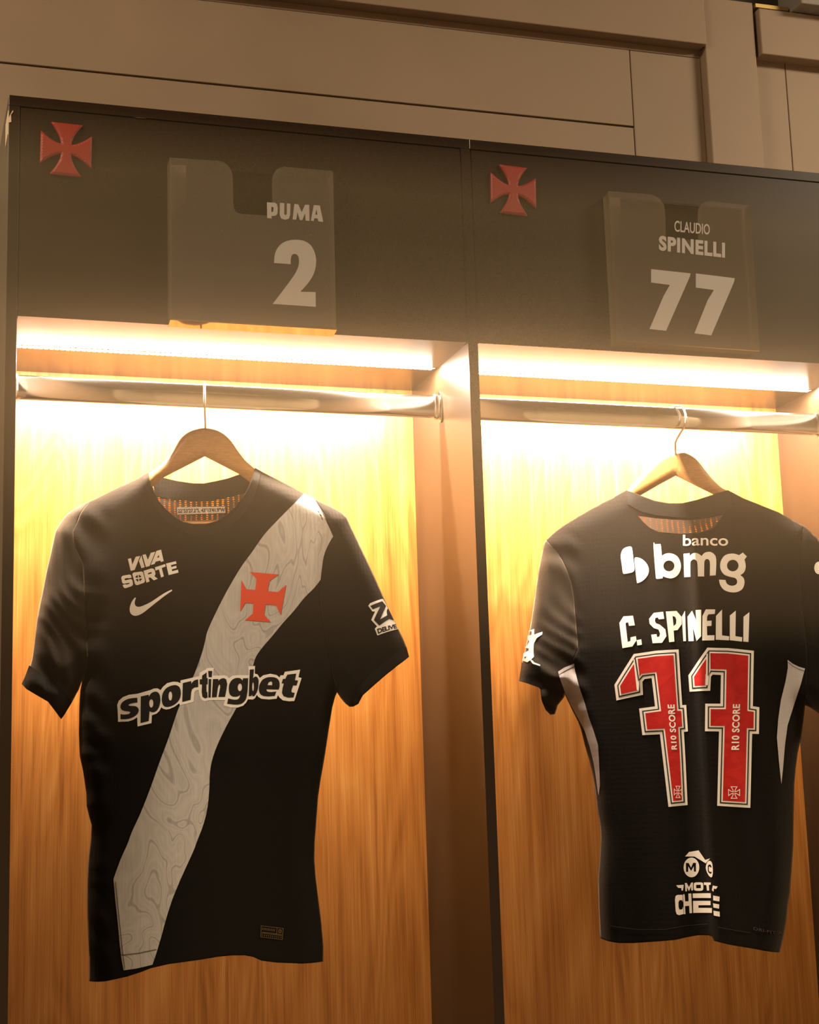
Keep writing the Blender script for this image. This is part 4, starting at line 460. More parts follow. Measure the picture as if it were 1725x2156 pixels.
# cloth
def fabric(name, col, rough=.75, sheen=.25, dots=1, bump=.3):
    m, nt, b = mat(name, col, rough, 0, .12)
    b.inputs['Sheen Weight'].default_value = sheen; b.inputs['Sheen Roughness'].default_value = .45
    b.inputs['Sheen Tint'].default_value = (1, .80, .58, 1)
    v = coords(nt)
    vo = nt.nodes.new('ShaderNodeTexVoronoi'); vo.inputs['Scale'].default_value = 165; vo.inputs['Randomness'].default_value = .3; nt.links.new(coords(nt, (1, 1, .8)), vo.inputs['Vector'])
    rib = nt.nodes.new('ShaderNodeTexWave'); rib.inputs['Scale'].default_value = 62; rib.bands_direction = 'X'; rib.inputs['Distortion'].default_value = .6
    nt.links.new(v, rib.inputs['Vector'])
    nz = noise(nt, v, 900, 1)
    h = math2(nt, 'ADD', math2(nt, 'MULTIPLY', vo.outputs['Distance'], v=.7 * dots), math2(nt, 'MULTIPLY', rib.outputs['Fac'], v=.16))
    h = math2(nt, 'ADD', h, math2(nt, 'MULTIPLY', nz, v=.5))
    bumpn(nt, b, h, bump, .0012)
    return m, nt, b
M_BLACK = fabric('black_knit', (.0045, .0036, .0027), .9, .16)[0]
M_BLACK_LIT = fabric('black_knit_lit', (.0125, .0100, .0075), .85, .45, .5, .28)[0]  # lighter copy of the knit: light on the left sleeves put into colour
M_CUFF = fabric('black_rib', (.007, .0065, .006), .85, .15)[0]
m, nt, b = fabric('marbled_white_knit', (.6, .58, .55), .7, .1, .6, .2)
n = noise(nt, coords(nt, (1, 1, .62), (0, .5, 0)), 5.2, 2, 2.6)
pp = nt.nodes.new('ShaderNodeMath'); pp.operation = 'PINGPONG'; pp.inputs[1].default_value = .05; nt.links.new(n, pp.inputs[0])
lines = ramp(nt, math2(nt, 'MULTIPLY', pp.outputs[0], v=19.), [(0., (.29, .27, .255)), (.10, (.36, .34, .325)), (.16, (.50, .475, .45)), (.5, (.43, .41, .39)), (1., (.51, .485, .46))])
strk = noise(nt, coords(nt, (900, 900, 22)), 1., 2)
nt.links.new(mixc(nt, .22, lines, ramp(nt, strk, [(.3, (.34, .32, .31)), (.7, (.62, .60, .57))])), b.inputs['Base Color'])
M_SASH = m
M_WHITE = mat('white_transfer', (.86, .815, .75), .5)[0]
M_STRIPE = fabric('white_side_panel', (.50, .475, .48), .7, .2)[0]
M_INK = mat('dark_ink', (.007, .006, .006), .6, 0, .2)[0]
M_NAVY = mat('navy_keyline', (.017, .020, .022), .5)[0]
m, nt, b = mat('red_transfer', (.46, .014, .012), .55, 0, .22); n = noise(nt, coords(nt, (1, 1, 1.4)), 26, 3, 2.2)
nt.links.new(ramp(nt, n, [(.35, (.42, .012, .011)), (.62, (.52, .020, .014))]), b.inputs['Base Color']); M_REDT = m
M_REDC = mat('red_cross_transfer', (.66, .055, .012), .6)[0]
M_STITCH = mat('stitch_thread', (.06, .048, .038), .8)[0]
M_HEM = mat('dark_thread', (.02, .016, .012), .8)[0]
M_GOLD = mat('gold_tag_print', (.13, .085, .03), .45, .3)[0]
M_GREYINK = mat('grey_print', (.05, .042, .035), .6)[0]
def netting():
    m = bpy.data.materials.new('open_knit'); m.use_nodes = True; nt = m.node_tree; b = nt.nodes['Principled BSDF']
    b.inputs['Base Color'].default_value = (.05, .030, .014, 1); b.inputs['Roughness'].default_value = .8
    b.inputs['Transmission Weight'].default_value = 0
    w1 = nt.nodes.new('ShaderNodeTexWave'); w1.inputs['Scale'].default_value = 42; w1.bands_direction = 'X'; w1.inputs['Distortion'].default_value = 1.2; nt.links.new(coords(nt), w1.inputs['Vector'])
    w2 = nt.nodes.new('ShaderNodeTexWave'); w2.inputs['Scale'].default_value = 110; w2.bands_direction = 'Z'; w2.inputs['Distortion'].default_value = 2.; nt.links.new(coords(nt), w2.inputs['Vector'])
    nz = noise(nt, coords(nt), 30, 2)
    f = math2(nt, 'MULTIPLY', math2(nt, 'MULTIPLY', w1.outputs['Fac'], w2.outputs['Fac']), nz)
    f = ramp(nt, f, [(.30, (0, 0, 0)), (.42, (1, 1, 1))])
    o = nt.nodes['Material Output']; tr = nt.nodes.new('ShaderNodeBsdfTransparent'); tr.inputs[0].default_value = (.34, .17, .035, 1)
    mx = nt.nodes.new('ShaderNodeMixShader'); nt.links.new(f, mx.inputs[0]); nt.links.new(b.outputs[0], mx.inputs[1]); nt.links.new(tr.outputs[0], mx.inputs[2])
    nt.links.new(mx.outputs[0], o.inputs[0]); return m
M_NET = netting()

# ------------------------------------------------------------------ object helpers
def thing(name, loc, label, cat, group=None):
    o = bpy.data.objects.new(name, None); C.objects.link(o); o.location = (loc[0], loc[1], loc[2] + ZP); o.empty_display_size = .05
    o['label'] = label; o['category'] = cat
    if group: o['group'] = group
    return o
ORG = {}
def org(o):
    l = Vector((0., 0., 0.))
    while o is not None: l += o.location; o = o.parent
    return l
def mesh(name, verts, faces, m, parent=None, smooth=False, mats=None, fmat=None):
    me = bpy.data.meshes.new(name); l = org(parent) if parent else Vector((0, 0, 0))
    me.from_pydata([(p[0] - l.x, p[1] - l.y, p[2] + ZP - l.z) for p in verts], [], faces)
    for k in (mats or [m]): me.materials.append(k)
    if fmat:
        for p, k in zip(me.polygons, fmat): p.material_index = k
    if smooth:
        for p in me.polygons: p.use_smooth = True
    o = bpy.data.objects.new(name, me); C.objects.link(o)
    if parent: o.parent = parent
    return o
BOXF = [(0, 3, 2, 1), (4, 5, 6, 7), (0, 1, 5, 4), (1, 2, 6, 5), (2, 3, 7, 6), (3, 0, 4, 7)]
def bxv(x0, x1, y0, y1, z0, z1): return [(x0, y0, z0), (x1, y0, z0), (x1, y1, z0), (x0, y1, z0), (x0, y0, z1), (x1, y0, z1), (x1, y1, z1), (x0, y1, z1)]
def boxes(name, L, m, parent=None, bevel=0.):
    v, f = [], []
    for B in L:
        k = len(v); v += bxv(*B); f += [tuple(i + k for i in q) for q in BOXF]
    o = mesh(name, v, f, m, parent)
    if bevel:
        md = o.modifiers.new('b', 'BEVEL'); md.width = bevel; md.segments = 2; md.limit_method = 'ANGLE'
    return o
def struct(o): o['kind'] = 'structure'; return o
def tube(path, r, seg=10):
    v, f = [], []; P = [Vector(p) for p in path]; n = None
    for i, p in enumerate(P):
        d = (P[min(i + 1, len(P) - 1)] - P[max(i - 1, 0)]).normalized()
        if n is None: n = d.orthogonal().normalized()
        else: n = (n - d * n.dot(d)).normalized()
        bt = d.cross(n)
        for k in range(seg):
            a = 2 * math.pi * k / seg; v.append(tuple(p + (n * math.cos(a) + bt * math.sin(a)) * r))
        if i:
            for k in range(seg): f.append(((i - 1) * seg + k, (i - 1) * seg + (k + 1) % seg, i * seg + (k + 1) % seg, i * seg + k))
    f.append(tuple(range(seg))[::-1]); f.append(tuple(range(len(v) - seg, len(v)))); return v, f

# ---- 2-D pattern -> triangles
def resample(P, s):
    out = []
    for i in range(len(P)):
        a, b = np.array(P[i], float), np.array(P[(i + 1) % len(P)], float); L = np.hypot(*(b - a))
        if L < 1e-7: continue
        k = max(1, int(math.ceil(L / s)))
        out += [tuple(a + (b - a) * j / k) for j in range(k)]
    return out
def inside(x, y, loops):
    c = np.zeros(x.shape, int)
    for P in loops:
        P = np.asarray(P, float)
        for (ax, ay), (bx, by) in zip(P, np.roll(P, -1, 0)):
            k = (ay > y) != (by > y)
            with np.errstate(divide='ignore', invalid='ignore'): xi = ax + (y - ay) * (bx - ax) / (by - ay)
            c += (k & (x < xi)).astype(int)
    return c % 2 == 1
def tri2d(loops, bs, gs=None, rings=()):
    loops = [resample(P, bs) for P in loops]; pts, edges, ring = [], [], []
    for P in loops:
        k = len(pts); n = len(P); pts += P; edges += [(k + i, k + (i + 1) % n) for i in range(n)]
    A = np.array(pts); grid = []
    for P in loops:                                   # extra rows of points close to the rim
        Q = np.array(P); tg = np.roll(Q, -1, 0) - np.roll(Q, 1, 0); tg /= np.hypot(tg[:, 0], tg[:, 1])[:, None] + 1e-9
        for o in rings:
            for s in (1, -1):
                q = Q + s * o * np.stack([-tg[:, 1], tg[:, 0]], 1); ok = inside(q[:, 0], q[:, 1], loops)
                d = np.min(np.hypot(q[:, None, 0] - A[None, :, 0], q[:, None, 1] - A[None, :, 1]), axis=1)
                ring += [tuple(p) for p, k, e in zip(q, ok, d) if k and e > .8 * o]
    if gs:
        x0, y0 = A.min(0); x1, y1 = A.max(0)
        gx, gy = np.meshgrid(np.arange(x0 + gs / 2, x1, gs), np.arange(y0 + gs / 2, y1, gs * .87)); gx[1::2] += gs / 2
        gx, gy = gx.ravel(), gy.ravel(); ok = inside(gx, gy, loops); gx, gy = gx[ok], gy[ok]
        if len(gx):
            d = np.min(np.hypot(gx[:, None] - A[None, :, 0], gy[:, None] - A[None, :, 1]), axis=1) if len(gx) * len(A) < 4e7 else np.ones(len(gx))
            grid = [(a, b) for a, b, q in zip(gx, gy, d) if q > max(gs * .45, max(rings, default=0) + gs * .3)]
    grid = ring + grid
    V, E, F, *_ = delaunay_2d_cdt([Vector(p) for p in pts + grid], edges, [], 0, 1e-7)
    V = np.array([tuple(v) for v in V]); F = np.array([f for f in F if len(f) == 3])
    c = V[F].mean(1); ok = inside(c[:, 0], c[:, 1], loops); F = F[ok]
    a = V[F]; ar = (a[:, 1, 0] - a[:, 0, 0]) * (a[:, 2, 1] - a[:, 0, 1]) - (a[:, 2, 0] - a[:, 0, 0]) * (a[:, 1, 1] - a[:, 0, 1])
    F[ar < 0] = F[ar < 0][:, ::-1]
    e = np.max(np.hypot(*(a - np.roll(a, 1, 1)).transpose(2, 0, 1)), axis=1)
    F = F[np.abs(ar) / e > np.minimum(.00025, e * .06)]      # slivers would spoil the normals
    return V, F
def seg_dist(u,v,P):
    P=np.asarray(P,float);m=np.full(u.shape,9.)
    for (ax,ay),(bx,by) in zip(P[:-1],P[1:]):
        dx,dy=bx-ax,by-ay;L=dx*dx+dy*dy+1e-12
        t=np.clip(((u-ax)*dx+(v-ay)*dy)/L,0,1)
        m=np.minimum(m,np.hypot(u-ax-t*dx,v-ay-t*dy))
    return m
def side_dist(u,v,S): return np.min([seg_dist(u,v,P) for P in S],axis=0)
def dome(d,w): 
    q=1-np.clip(d/w,0,1);return 1-q**2.4
def bump(x,s): return np.exp(-(x/s)**2)
def height1(u,v,D):
    d=side_dist(u,v,D['S1sides']);h=.021*dome(d,.034)
    low=np.clip((-.45-v)/.4,0,1)
    f=.004*low*np.cos((u+.02)*34+1.5*v)+.0035*low*bump(u-.03-.12*(v+.7),.025)
    f+=-.004*bump(u+.005+.25*(v+.55),.02)*np.clip(1-abs(v+.56)/.16,0,1)
    sl=np.clip((-.13-u)/.03,0,1)
    f+=sl*(.0030*np.sin(95*(u*.75+v*.45)+5*np.sin(21*v+9*u))+.0011*np.sin(300*(u*.62+v*.5)+4*np.sin(33*v)+3*np.sin(60*u)))*np.clip((-.2-v)/.05,0,1)
    f+=-.0022*np.min([bump(seg_dist(u,v,P),.0035) for P in D['S1seams']][0:1],axis=0)-.0022*bump(seg_dist(u,v,D['S1seams'][1]),.0035)
    return h+f*np.clip(d/.02,0,1)
def height2(u,v,D):
    d=side_dist(u,v,D['S2sides']);h=(.009+.022*np.clip((-.17-v)/.26,0,1))*dome(d,.034)
    low=np.clip((-.35-v)/.3,0,1)
    f=.0025*np.clip((-.3-v)/.2,0,1)*np.sin(70*u+8*v)
    if D['S2foldline']:
        P=np.asarray(D['S2foldline'],float);uf=np.interp(-v,-P[:,1],P[:,0])
        a=np.clip((-.22-v)/.1,0,1)
        x=u-uf
        f+=a*(.011/(1+np.exp(-x/.0035))*np.exp(-np.clip(x,0,1)/.07)-.004*bump(x+.022,.018))
    sl=np.clip((-.155-u)/.025,0,1)
    f+=sl*(.003*np.sin(110*(u*.6+v*.6)+4*np.sin(25*v))+.001*np.sin(310*(u*.6+v*.55)+4*np.sin(30*v)))*np.clip((-.22-v)/.06,0,1)
    f+=-.002*bump(seg_dist(u,v,D['S2seams'][0]),.0035)-.002*bump(seg_dist(u,v,D['S2seams'][1]),.0035)
    return h+f*np.clip(d/.02,0,1)

class Frame:
    """a cloth or board plane: u along it, v up, n towards the viewer"""
    def __init__(s, O, a, hf): s.O = np.array(O); s.u = np.array([math.cos(a), -math.sin(a), 0]); s.n = np.array([-math.sin(a), -math.cos(a), 0]); s.hf = hf
    def at(s, uv, off): h = s.hf(uv[:, 0], uv[:, 1]) + off; return s.O + uv[:, :1] * s.u + h[:, None] * s.n + uv[:, 1:] * np.array([0, 0, 1.])
    def raw(s, uv, h): return s.O + uv[:, :1] * s.u + np.asarray(h).reshape(-1, 1) * s.n + uv[:, 1:] * np.array([0, 0, 1.])
flat0 = lambda u, v: np.zeros(u.shape)
F1 = Frame((.283, .137, 0), math.radians(17), lambda u, v: height1(u, v, D))
F2 = Frame((1.0475, .137, 0), math.radians(29), lambda u, v: height2(u, v, D))
FB = Frame((0, 0, 0), 0, flat0)              # the header boards' front
def skirt(V, F, top, bot):
    """top faces + a rim down to bot along the open edges"""
    ed = {}
    for f in F:
        for i in range(3):
            a, b = int(f[i]), int(f[(i + 1) % 3]); ed[(a, b)] = 1
    rim = [(a, b) for (a, b) in ed if (b, a) not in ed]; ids = {}; v = [tuple(p) for p in top]; f = [tuple(int(i) for i in q) for q in F]
    for a, b in rim:
        for q in (a, b):
            if q not in ids: ids[q] = len(v); v += [tuple(top[q]), tuple(bot[q])]
        f.append((ids[a], ids[a] + 1, ids[b] + 1, ids[b]))
    return v, f
def transfer(name, loops, fr, m, parent, off=.0007, bs=.005, gs=.0055, depth=.0005, smooth=False):
    V, F = tri2d(loops, bs, gs)
    v, f = skirt(V, F, fr.at(V, off), fr.at(V, off - depth))
    return mesh(name, v, f, m, parent, True)
def solid(name, loops, fr, h0, h1, m, parent, bs=.01, mats=None, bevel=0):
    """a flat board cut to an outline, between two heights"""
    V, F = tri2d(loops, bs); top = fr.raw(V, np.full(len(V), h1)); bot = fr.raw(V, np.full(len(V), h0))
    v, f = skirt(V, F, top, bot); nf = len(F); k = len(v); v += [tuple(p) for p in bot]; f2 = [tuple(int(i) + k for i in q[::-1]) for q in F]
    fm = [0] * nf + [1 if mats else 0] * (len(f) - nf) + [0] * len(f2)
    o = mesh(name, v, f + f2, m, parent, mats=mats, fmat=fm)
    bm = bmesh.new(); bm.from_mesh(o.data); bmesh.ops.remove_doubles(bm, verts=bm.verts, dist=1e-5); bm.to_mesh(o.data); bm.free()
    return o
def lettering(text, quad, fr, m, parent, name='printed_lettering', bold=0., off=.0012, squash=None, on_surface=True):
    cu = bpy.data.curves.new('t', 'FONT'); cu.body = text; cu.offset = bold; cu.resolution_u = 4; cu.space_character = squash or 1.
    ob = bpy.data.objects.new('t', cu); C.objects.link(ob); dg = bpy.context.evaluated_depsgraph_get()
    me = bpy.data.meshes.new_from_object(ob.evaluated_get(dg)); bpy.data.objects.remove(ob); bpy.data.curves.remove(cu)
    bm = bmesh.new(); bm.from_mesh(me); bmesh.ops.triangulate(bm, faces=bm.faces); bmesh.ops.remove_doubles(bm, verts=bm.verts, dist=1e-5)
    P = np.array([tuple(q.co)[:2] for q in bm.verts]); F = np.array([[q.index for q in f.verts] for f in bm.faces]); bm.free(); bpy.data.meshes.remove(me)
    lo, hi = P.min(0), P.max(0); s = (P - lo) / (hi - lo); q = np.array(quad)
    a, b = s[:, :1], s[:, 1:]
    V = (1 - b) * ((1 - a) * q[0] + a * q[1]) + b * ((1 - a) * q[3] + a * q[2])
    x = V[F]; ar = (x[:, 1, 0] - x[:, 0, 0]) * (x[:, 2, 1] - x[:, 0, 1]) - (x[:, 2, 0] - x[:, 0, 0]) * (x[:, 1, 1] - x[:, 0, 1])
    F[ar < 0] = F[ar < 0][:, ::-1]
    v, f = skirt(V, F, fr.at(V, off), fr.at(V, off - .0005))
    return mesh(name, v, f, m, parent)
def cloth(name, front, back, fr, m, parent, gs=.0065, kback=.8, thick=.0011):
    V, F = tri2d(front, .004, gs, (.0022, .0055)); v = [tuple(p) for p in fr.at(V, 0)]; f = [tuple(int(i) for i in q) for q in F]
    if back is not None:
        V2, F2_ = tri2d(back, .006, .012); k = len(v)
        S = D['S1sides'] if fr is F1 else D['S2sides']
        h = -kback * .021 * dome(side_dist(V2[:, 0], V2[:, 1], S), .034)
        v += [tuple(p) for p in fr.raw(V2, h)]; f += [tuple(int(i) + k for i in q[::-1]) for q in F2_]
    o = mesh(name, v, f, m, parent, smooth=True)
    bm = bmesh.new(); bm.from_mesh(o.data); bmesh.ops.remove_doubles(bm, verts=bm.verts, dist=2e-4); bm.to_mesh(o.data); bm.free()
    for p in o.data.polygons: p.use_smooth = True
    md = o.modifiers.new('cloth', 'SOLIDIFY'); md.thickness = thick; md.offset = -1
    return o
def patch(name, loops, fr, h, m, parent, gs=.008):
    V, F = tri2d(loops, .005, gs); top = fr.raw(V, np.full(len(V), h)); v, f = skirt(V, F, top, fr.raw(V, np.full(len(V), h - .0008)))
    return mesh(name, v, f, m, parent)

# ------------------------------------------------------------------ the room
XL, XR, YF, YW, ZF, ZC = -2.6, 3.6, -4.6, .33, -ZP, 1.45
struct(boxes('floor', [(XL, XR, YF, YW, ZF - .05, ZF)], M_FLOOR))
struct(boxes('ceiling', [(XL, XR, YF, YW + .1, ZC, ZC + .05)], M_PAINT))
struct(boxes('wall_left', [(XL - .05, XL, YF, YW, ZF, ZC)], M_PAINT)); struct(boxes('wall_right', [(XR, XR + .05, YF, YW, ZF, ZC)], M_PAINT))
struct(boxes('wall_front', [(XL, XR, YF - .05, YF, ZF, ZC)], M_PAINT))
struct(boxes('wall_back', [(XL, XR, YW + .06, YW + .11, ZF, ZC),
    (XL, 1.0985, YW, YW + .06, ZF, .5225), (XL, 1.0985, YW - .001, YW + .06, .5252, .6715), (XL, 1.2405, YW, YW + .06, .6725, .70),
    (1.1003, 1.2405, YW - .0005, YW + .06, ZF, .6715), (1.2405, 1.4155, YW, YW + .06, ZF, .70), (1.417, XR, YW, YW + .06, ZF, .70)], M_PAINT, None, .0012))
struct(boxes('trim_1', [(XL, 1.2415, YW - .028, YW + .06, .686, ZC)], M_PAINT, None, .002))          # beam above the boards
struct(boxes('trim_2', [(1.2425, 1.3465, YW - .019, YW + .06, ZF, .786)], M_PAINT, None, .002))       # pilaster
struct(boxes('trim_3', [(1.3535, XR, YW - .028, YW + .06, .681, .772)], M_PAINT, None, .002))         # beam right of the pilaster
struct(boxes('trim_4', [(1.242, 1.428, YW + .02, YW + .06, .70, ZC)], M_SHADOW))                # recess at the ceiling, its shade put into a dark colour
struct(boxes('trim_5', [(1.352, 1.42, YW - .02, YW + .02, .7775, .785)], M_GOLDP))
struct(boxes('trim_6', [(1.424, XR, YW - .06, YW + .06, .774, ZC)], M_GREYP, None, .002))             # grey duct casing

# ------------------------------------------------------------------ lockers
def locker(x0, first, label):
    T = thing('locker', (x0 + W / 2, DEP / 2, ZF), label, 'locker', 'open lockers of the dressing room')
    g = .0016
    if first: boxes('side_panel', [(x0 - t, x0, 0, DEP + .012, ZF, HG)], M_LAM, T, .0006)
    d = boxes('divider_panel', [(x0 + W, x0 + W + t, 0, DEP + .012, ZF, HG)], M_LAM, T)
    boxes('top_panel', [(x0 - (t if first else 0), x0 + W + t if first else x0 + W + t, 0, DEP + .012, HG + .0002, HT)], M_LAM, T, .0006)
    boxes('header_panel', [(x0 + g, x0 + W - g, .0004, .0155, .0005, HG - g)], M_LAM, T)
    boxes('ceiling_panel', [(x0, x0 + W, .016, DEP, .0008, .014)], M_LAM, T)
    boxes('back_panel', [(x0, x0 + W, DEP, DEP + .006, ZF, HG)], M_WOOD, T)
    boxes('bottom_panel', [(x0, x0 + W, 0, DEP, ZF + .40, ZF + .418)], M_LAM, T, .0006)
    if not first:
        v, f = [], []
        for k, (r, y) in enumerate(((.010, DEP), (.010, DEP - .003), (.0085, DEP - .005), (.003, DEP - .005), (.0025, DEP - .003))):
            for i in range(20):
                a = 2 * math.pi * i / 20; v.append((1.3015 + r * math.cos(a), y, -.0135 + r * math.sin(a)))
            if k: f += [((k - 1) * 20 + i, k * 20 + i, k * 20 + (i + 1) % 20, (k - 1) * 20 + (i + 1) % 20) for i in range(20)]
        f.append(tuple(range(80, 100))); mesh('cable_grommet', v, f, M_HANG, T, True)['label'] = 'small round cable grommet'
    else:
        V = [(-.0155, .2845), (-.0095, .2975), (-.0088, .2955), (-.0118, .2905), (-.0112, .2800), (-.0148, .2785)]
        c = patch('chipped_corner', [[(x, z) for x, z in V]], FB, .0012, M_CHIP, T); c['label'] = 'pale chip in the dark laminate'
        c = boxes('chipped_edge', [(-t - .0008, -t, .0, .05, .262, .297)], M_CHIP, T); c['label'] = 'pale bare edge where the laminate is gone'
        sc = patch('scratch', [[(.1520, .30335), (.1640, .3034), (.1760, .3038), (.1755, .3043), (.1650, .3046), (.1600, .3038)]], FB, .0011, M_GREYINK, T)
    return T
locker(0, True, 'left dark brown open locker with wood back, holding the shirt with the white sash')
locker(W + t, False, 'right dark brown open locker with wood back, holding the shirt seen from behind')

# LED strips under the cells' ceilings
def led(x0, label, yl=.142):
    T = thing('led_strip', (x0 + W / 2, yl, 0), label, 'light strip', 'warm light strips in the lockers')
    boxes('tape', [(x0 + .006, x0 + W - .006, yl - .0026, yl + .0026, -.0003, .0006)], M_TAPE, T)
    n = 82; pitch = (W - .02) / n; l = org(T); base = None
    for k in range(n):
        x = x0 + .01 + pitch * (k + .5)
        if base is None:
            v = [(-.0026, -.0022, .0009), (.0026, -.0022, .0009), (.0026, .0022, .0009), (-.0026, .0022, .0009), (-.0024, -.002, -.0007), (.0024, -.002, -.0007), (.0024, .002, -.0007), (-.0024, .002, -.0007)]
            me = bpy.data.meshes.new('led_chip'); me.from_pydata(v, [], [(7, 6, 5, 4), (4, 5, 1, 0), (5, 6, 2, 1), (6, 7, 3, 2), (7, 4, 0, 3)]); me.materials.append(M_LED); me.materials.append(M_LEDS); me.update()
            for p in me.polygons[1:]: p.material_index = 1
            bm = bmesh.new(); bm.from_mesh(me); bmesh.ops.recalc_face_normals(bm, faces=bm.faces); bm.to_mesh(me); bm.free(); base = me
        o = bpy.data.objects.new('led_chip', base); C.objects.link(o); o.parent = T; o.location = (x - l.x, 0, -.0011)
    return T
led(0, 'glowing warm light strip under the ceiling of the left locker')
led(W + t, 'glowing warm light strip under the ceiling of the right locker', .153)

# oval hanging rods
def oval(hw, hh, n=32):
    return [((1 if math.cos(a) >= 0 else -1) * hw * abs(math.cos(a)) ** .8, math.sin(a) * hh if abs(math.sin(a)) < 2 else 0) for a in [2 * math.pi * k / n for k in range(n)]]
def rod(x0, label):
    T = thing('hanging_rod', (x0 + W / 2, .137, -.063), label, 'clothes rail', 'chrome rails in the lockers')
    def ext(name, xa, xb, hw, hh, m):
        P = oval(hw, hh); n = len(P); v = [(xa, .137 + y, -.063 + z) for y, z in P] + [(xb, .137 + y, -.063 + z) for y, z in P]
        f = [(i, (i + 1) % n, n + (i + 1) % n, n + i) for i in range(n)] + [tuple(range(n))[::-1], tuple(range(n, 2 * n))]
        o = mesh(name, v, f, m, T)
        for p in o.data.polygons[:n]: p.use_smooth = True
        return o
    ext('tube', x0 + .002, x0 + W - .002, .0068, .018, M_CHROME)
    for xa, s in ((x0, 1), (x0 + W, -1)):
        b = ext('end_bracket', xa, xa + s * .0022, .0105, .0245, M_STEEL)
        ext('cup', xa + s * .002, xa + s * .012, .0092, .0198, M_STEEL).parent = b
        v, f = tube([(xa + s * .002, .137, -.0415), (xa + s * .0045, .137, -.0415)], .0032, 12); mesh('screw', v, f, M_STEEL, b)
    return T
rod(0, 'oval chrome hanging rail across the left locker')
rod(W + t, 'oval chrome hanging rail across the right locker')

# ------------------------------------------------------------------ hangers
def clip_u(P, s):
    out = []
    for i in range(len(P)):
        a, b = P[i], P[(i + 1) % len(P)]
        ia, ib = a[0] * s >= 0, b[0] * s >= 0
        if ia: out.append(a)
        if ia != ib: q = a[0] / (a[0] - b[0]); out.append((0., a[1] + q * (b[1] - a[1])))
    return out
def hanger(fr, outline, hook, bar, label, sh):
    T = thing('coat_hanger', tuple(fr.O + np.array([0, 0, -.116])), label, 'hanger', 'wooden hangers on the rails')
    for s in (-1, 1):
        P = clip_u([tuple(p) for p in outline], s); P = [(u + s * .0001, v) for u, v in P]
        V, F = tri2d([P], .006, .006); h = .0062 * dome(seg_dist(V[:, 0], V[:, 1], outline + outline[:1]), .008)
        v = [tuple(p) for p in fr.raw(V, h + sh)] + [tuple(p) for p in fr.raw(V, -h + sh)]; k = len(V)
        f = [tuple(int(i) for i in q) for q in F] + [tuple(int(i) + k for i in q[::-1]) for q in F]
        o = mesh('arm', v, f, M_HANG, T, True)
        bm = bmesh.new(); bm.from_mesh(o.data); bmesh.ops.remove_doubles(bm, verts=bm.verts, dist=1e-4); bm.to_mesh(o.data); bm.free()
    v, f = tube(hook, .0017, 10); mesh('hook', v, f, M_STEEL, T, True)
    if bar is not None:
        a, b = fr.raw(np.array([[-.15, bar]]), [0.])[0], fr.raw(np.array([[.15, bar]]), [0.])[0]
        v, f = tube([tuple(a), tuple(b)], .0048, 12); mesh('trouser_bar', v, f, M_HANG, T, True)
    return T
def hook_path(cx, ang, rx=.0125, ztop=-.042, zap=-.12):
    P = []; d = np.array([math.sin(ang), -math.cos(ang)])     # towards the viewer
    c = np.array([cx, .137])
    def q(s, z): e = c + d * s; return (e[0], e[1], z)
    P += [q(0, zap), q(0, -.104), q(.002, -.098), q(.006, -.091), q(.0095, -.084), q(.0115, -.076), q(.0125, -.066), q(.0122, -.056)]
    for k in range(1, 10):
        a = math.pi * k / 10; P.append(q(.0122 * math.cos(a), -.052 + .0088 * math.sin(a)))
    P += [q(-.0122, -.056), q(-.0125, -.068), q(-.0115, -.078)]
    return P
hanger(F1, D['hang1'][0], hook_path(.283, math.radians(-14)), D['bar1'][1], 'varnished wooden hanger holding the shirt with the white sash', .003)
hanger(F2, D['hang2'][0], [(1.0455, .1375, -.124), (1.0455, .1375, -.104), (1.0475, .134, -.098), (1.0525, .129, -.088), (1.0575, .125, -.080), (1.0600, .1235, -.070), (1.0605, .124, -.060), (1.0585, .1255, -.051), (1.055, .129, -.0445), (1.0505, .135, -.0425), (1.0465, .141, -.0435), (1.0435, .147, -.048), (1.0425, .1495, -.056), (1.0425, .1495, -.068)], None, 'wooden hanger half lit from the left, holding the shirt seen from behind', -.005)

# ------------------------------------------------------------------ shirt with the sash (front)
T1 = thing('football_shirt', (.283, .137, -.89), 'black short-sleeved football shirt seen from the front with a white diagonal sash', 'shirt', 'football shirts on hangers')
torso = cloth('torso', D['S1torso'], D['S1torsoB'], F1, M_BLACK, T1)
for key, cuf in (('S1sleeveL', 'S1cuffL'), ('S1sleeveR', 'S1cuffR')):
    s = cloth('sleeve', D[key], D[key], F1, M_BLACK_LIT if key[-1] == 'L' else M_BLACK, T1, .005)
    transfer('cuff', D[cuf], F1, M_CUFF, s, .0012, depth=.001)
    if key[-1] == 'R':
        b = transfer('sleeve_badge', D['S1zebase'], F1, M_WHITE, s); b['label'] = 'white delivery badge cut off by the sleeve edge'
        transfer('badge_letter', D['S1ze'], F1, M_INK, s, .0012); lettering('DELIVE', D['S1zetext'], F1, M_INK, s, 'badge_lettering', .03, .0013, .95)
transfer('collar', D['S1collar'], F1, M_CUFF, T1, .0010, .005, .006, .001)
patch('inner_collar', D['S1band'], F1, -.012, M_CUFF, T1)
patch('mesh_yoke', D['S1mesh'], F1, -.0125, M_NET, T1)['label'] = 'open knit with light showing through'
lb = patch('neck_label', D['S1label'], F1, -.0095, mat('label_tape', (.62, .56, .48), .6)[0], T1)
FL = Frame(F1.O, math.radians(17), lambda u, v: np.full(u.shape, -.0095))
lettering('22°53\'27.2"S, 43°13\'41.9"W', D['S1labeltext'], FL, M_INK, lb, 'label_lettering', .012, .0006)
sa = transfer('sash', D['S1sash'], F1, M_SASH, T1, .0007, .006, .0065); sa['label'] = 'white marbled diagonal sash'
for P in D['S1stitch']: transfer('seam_stitching', [P], F1, M_STITCH, sa, .0014)
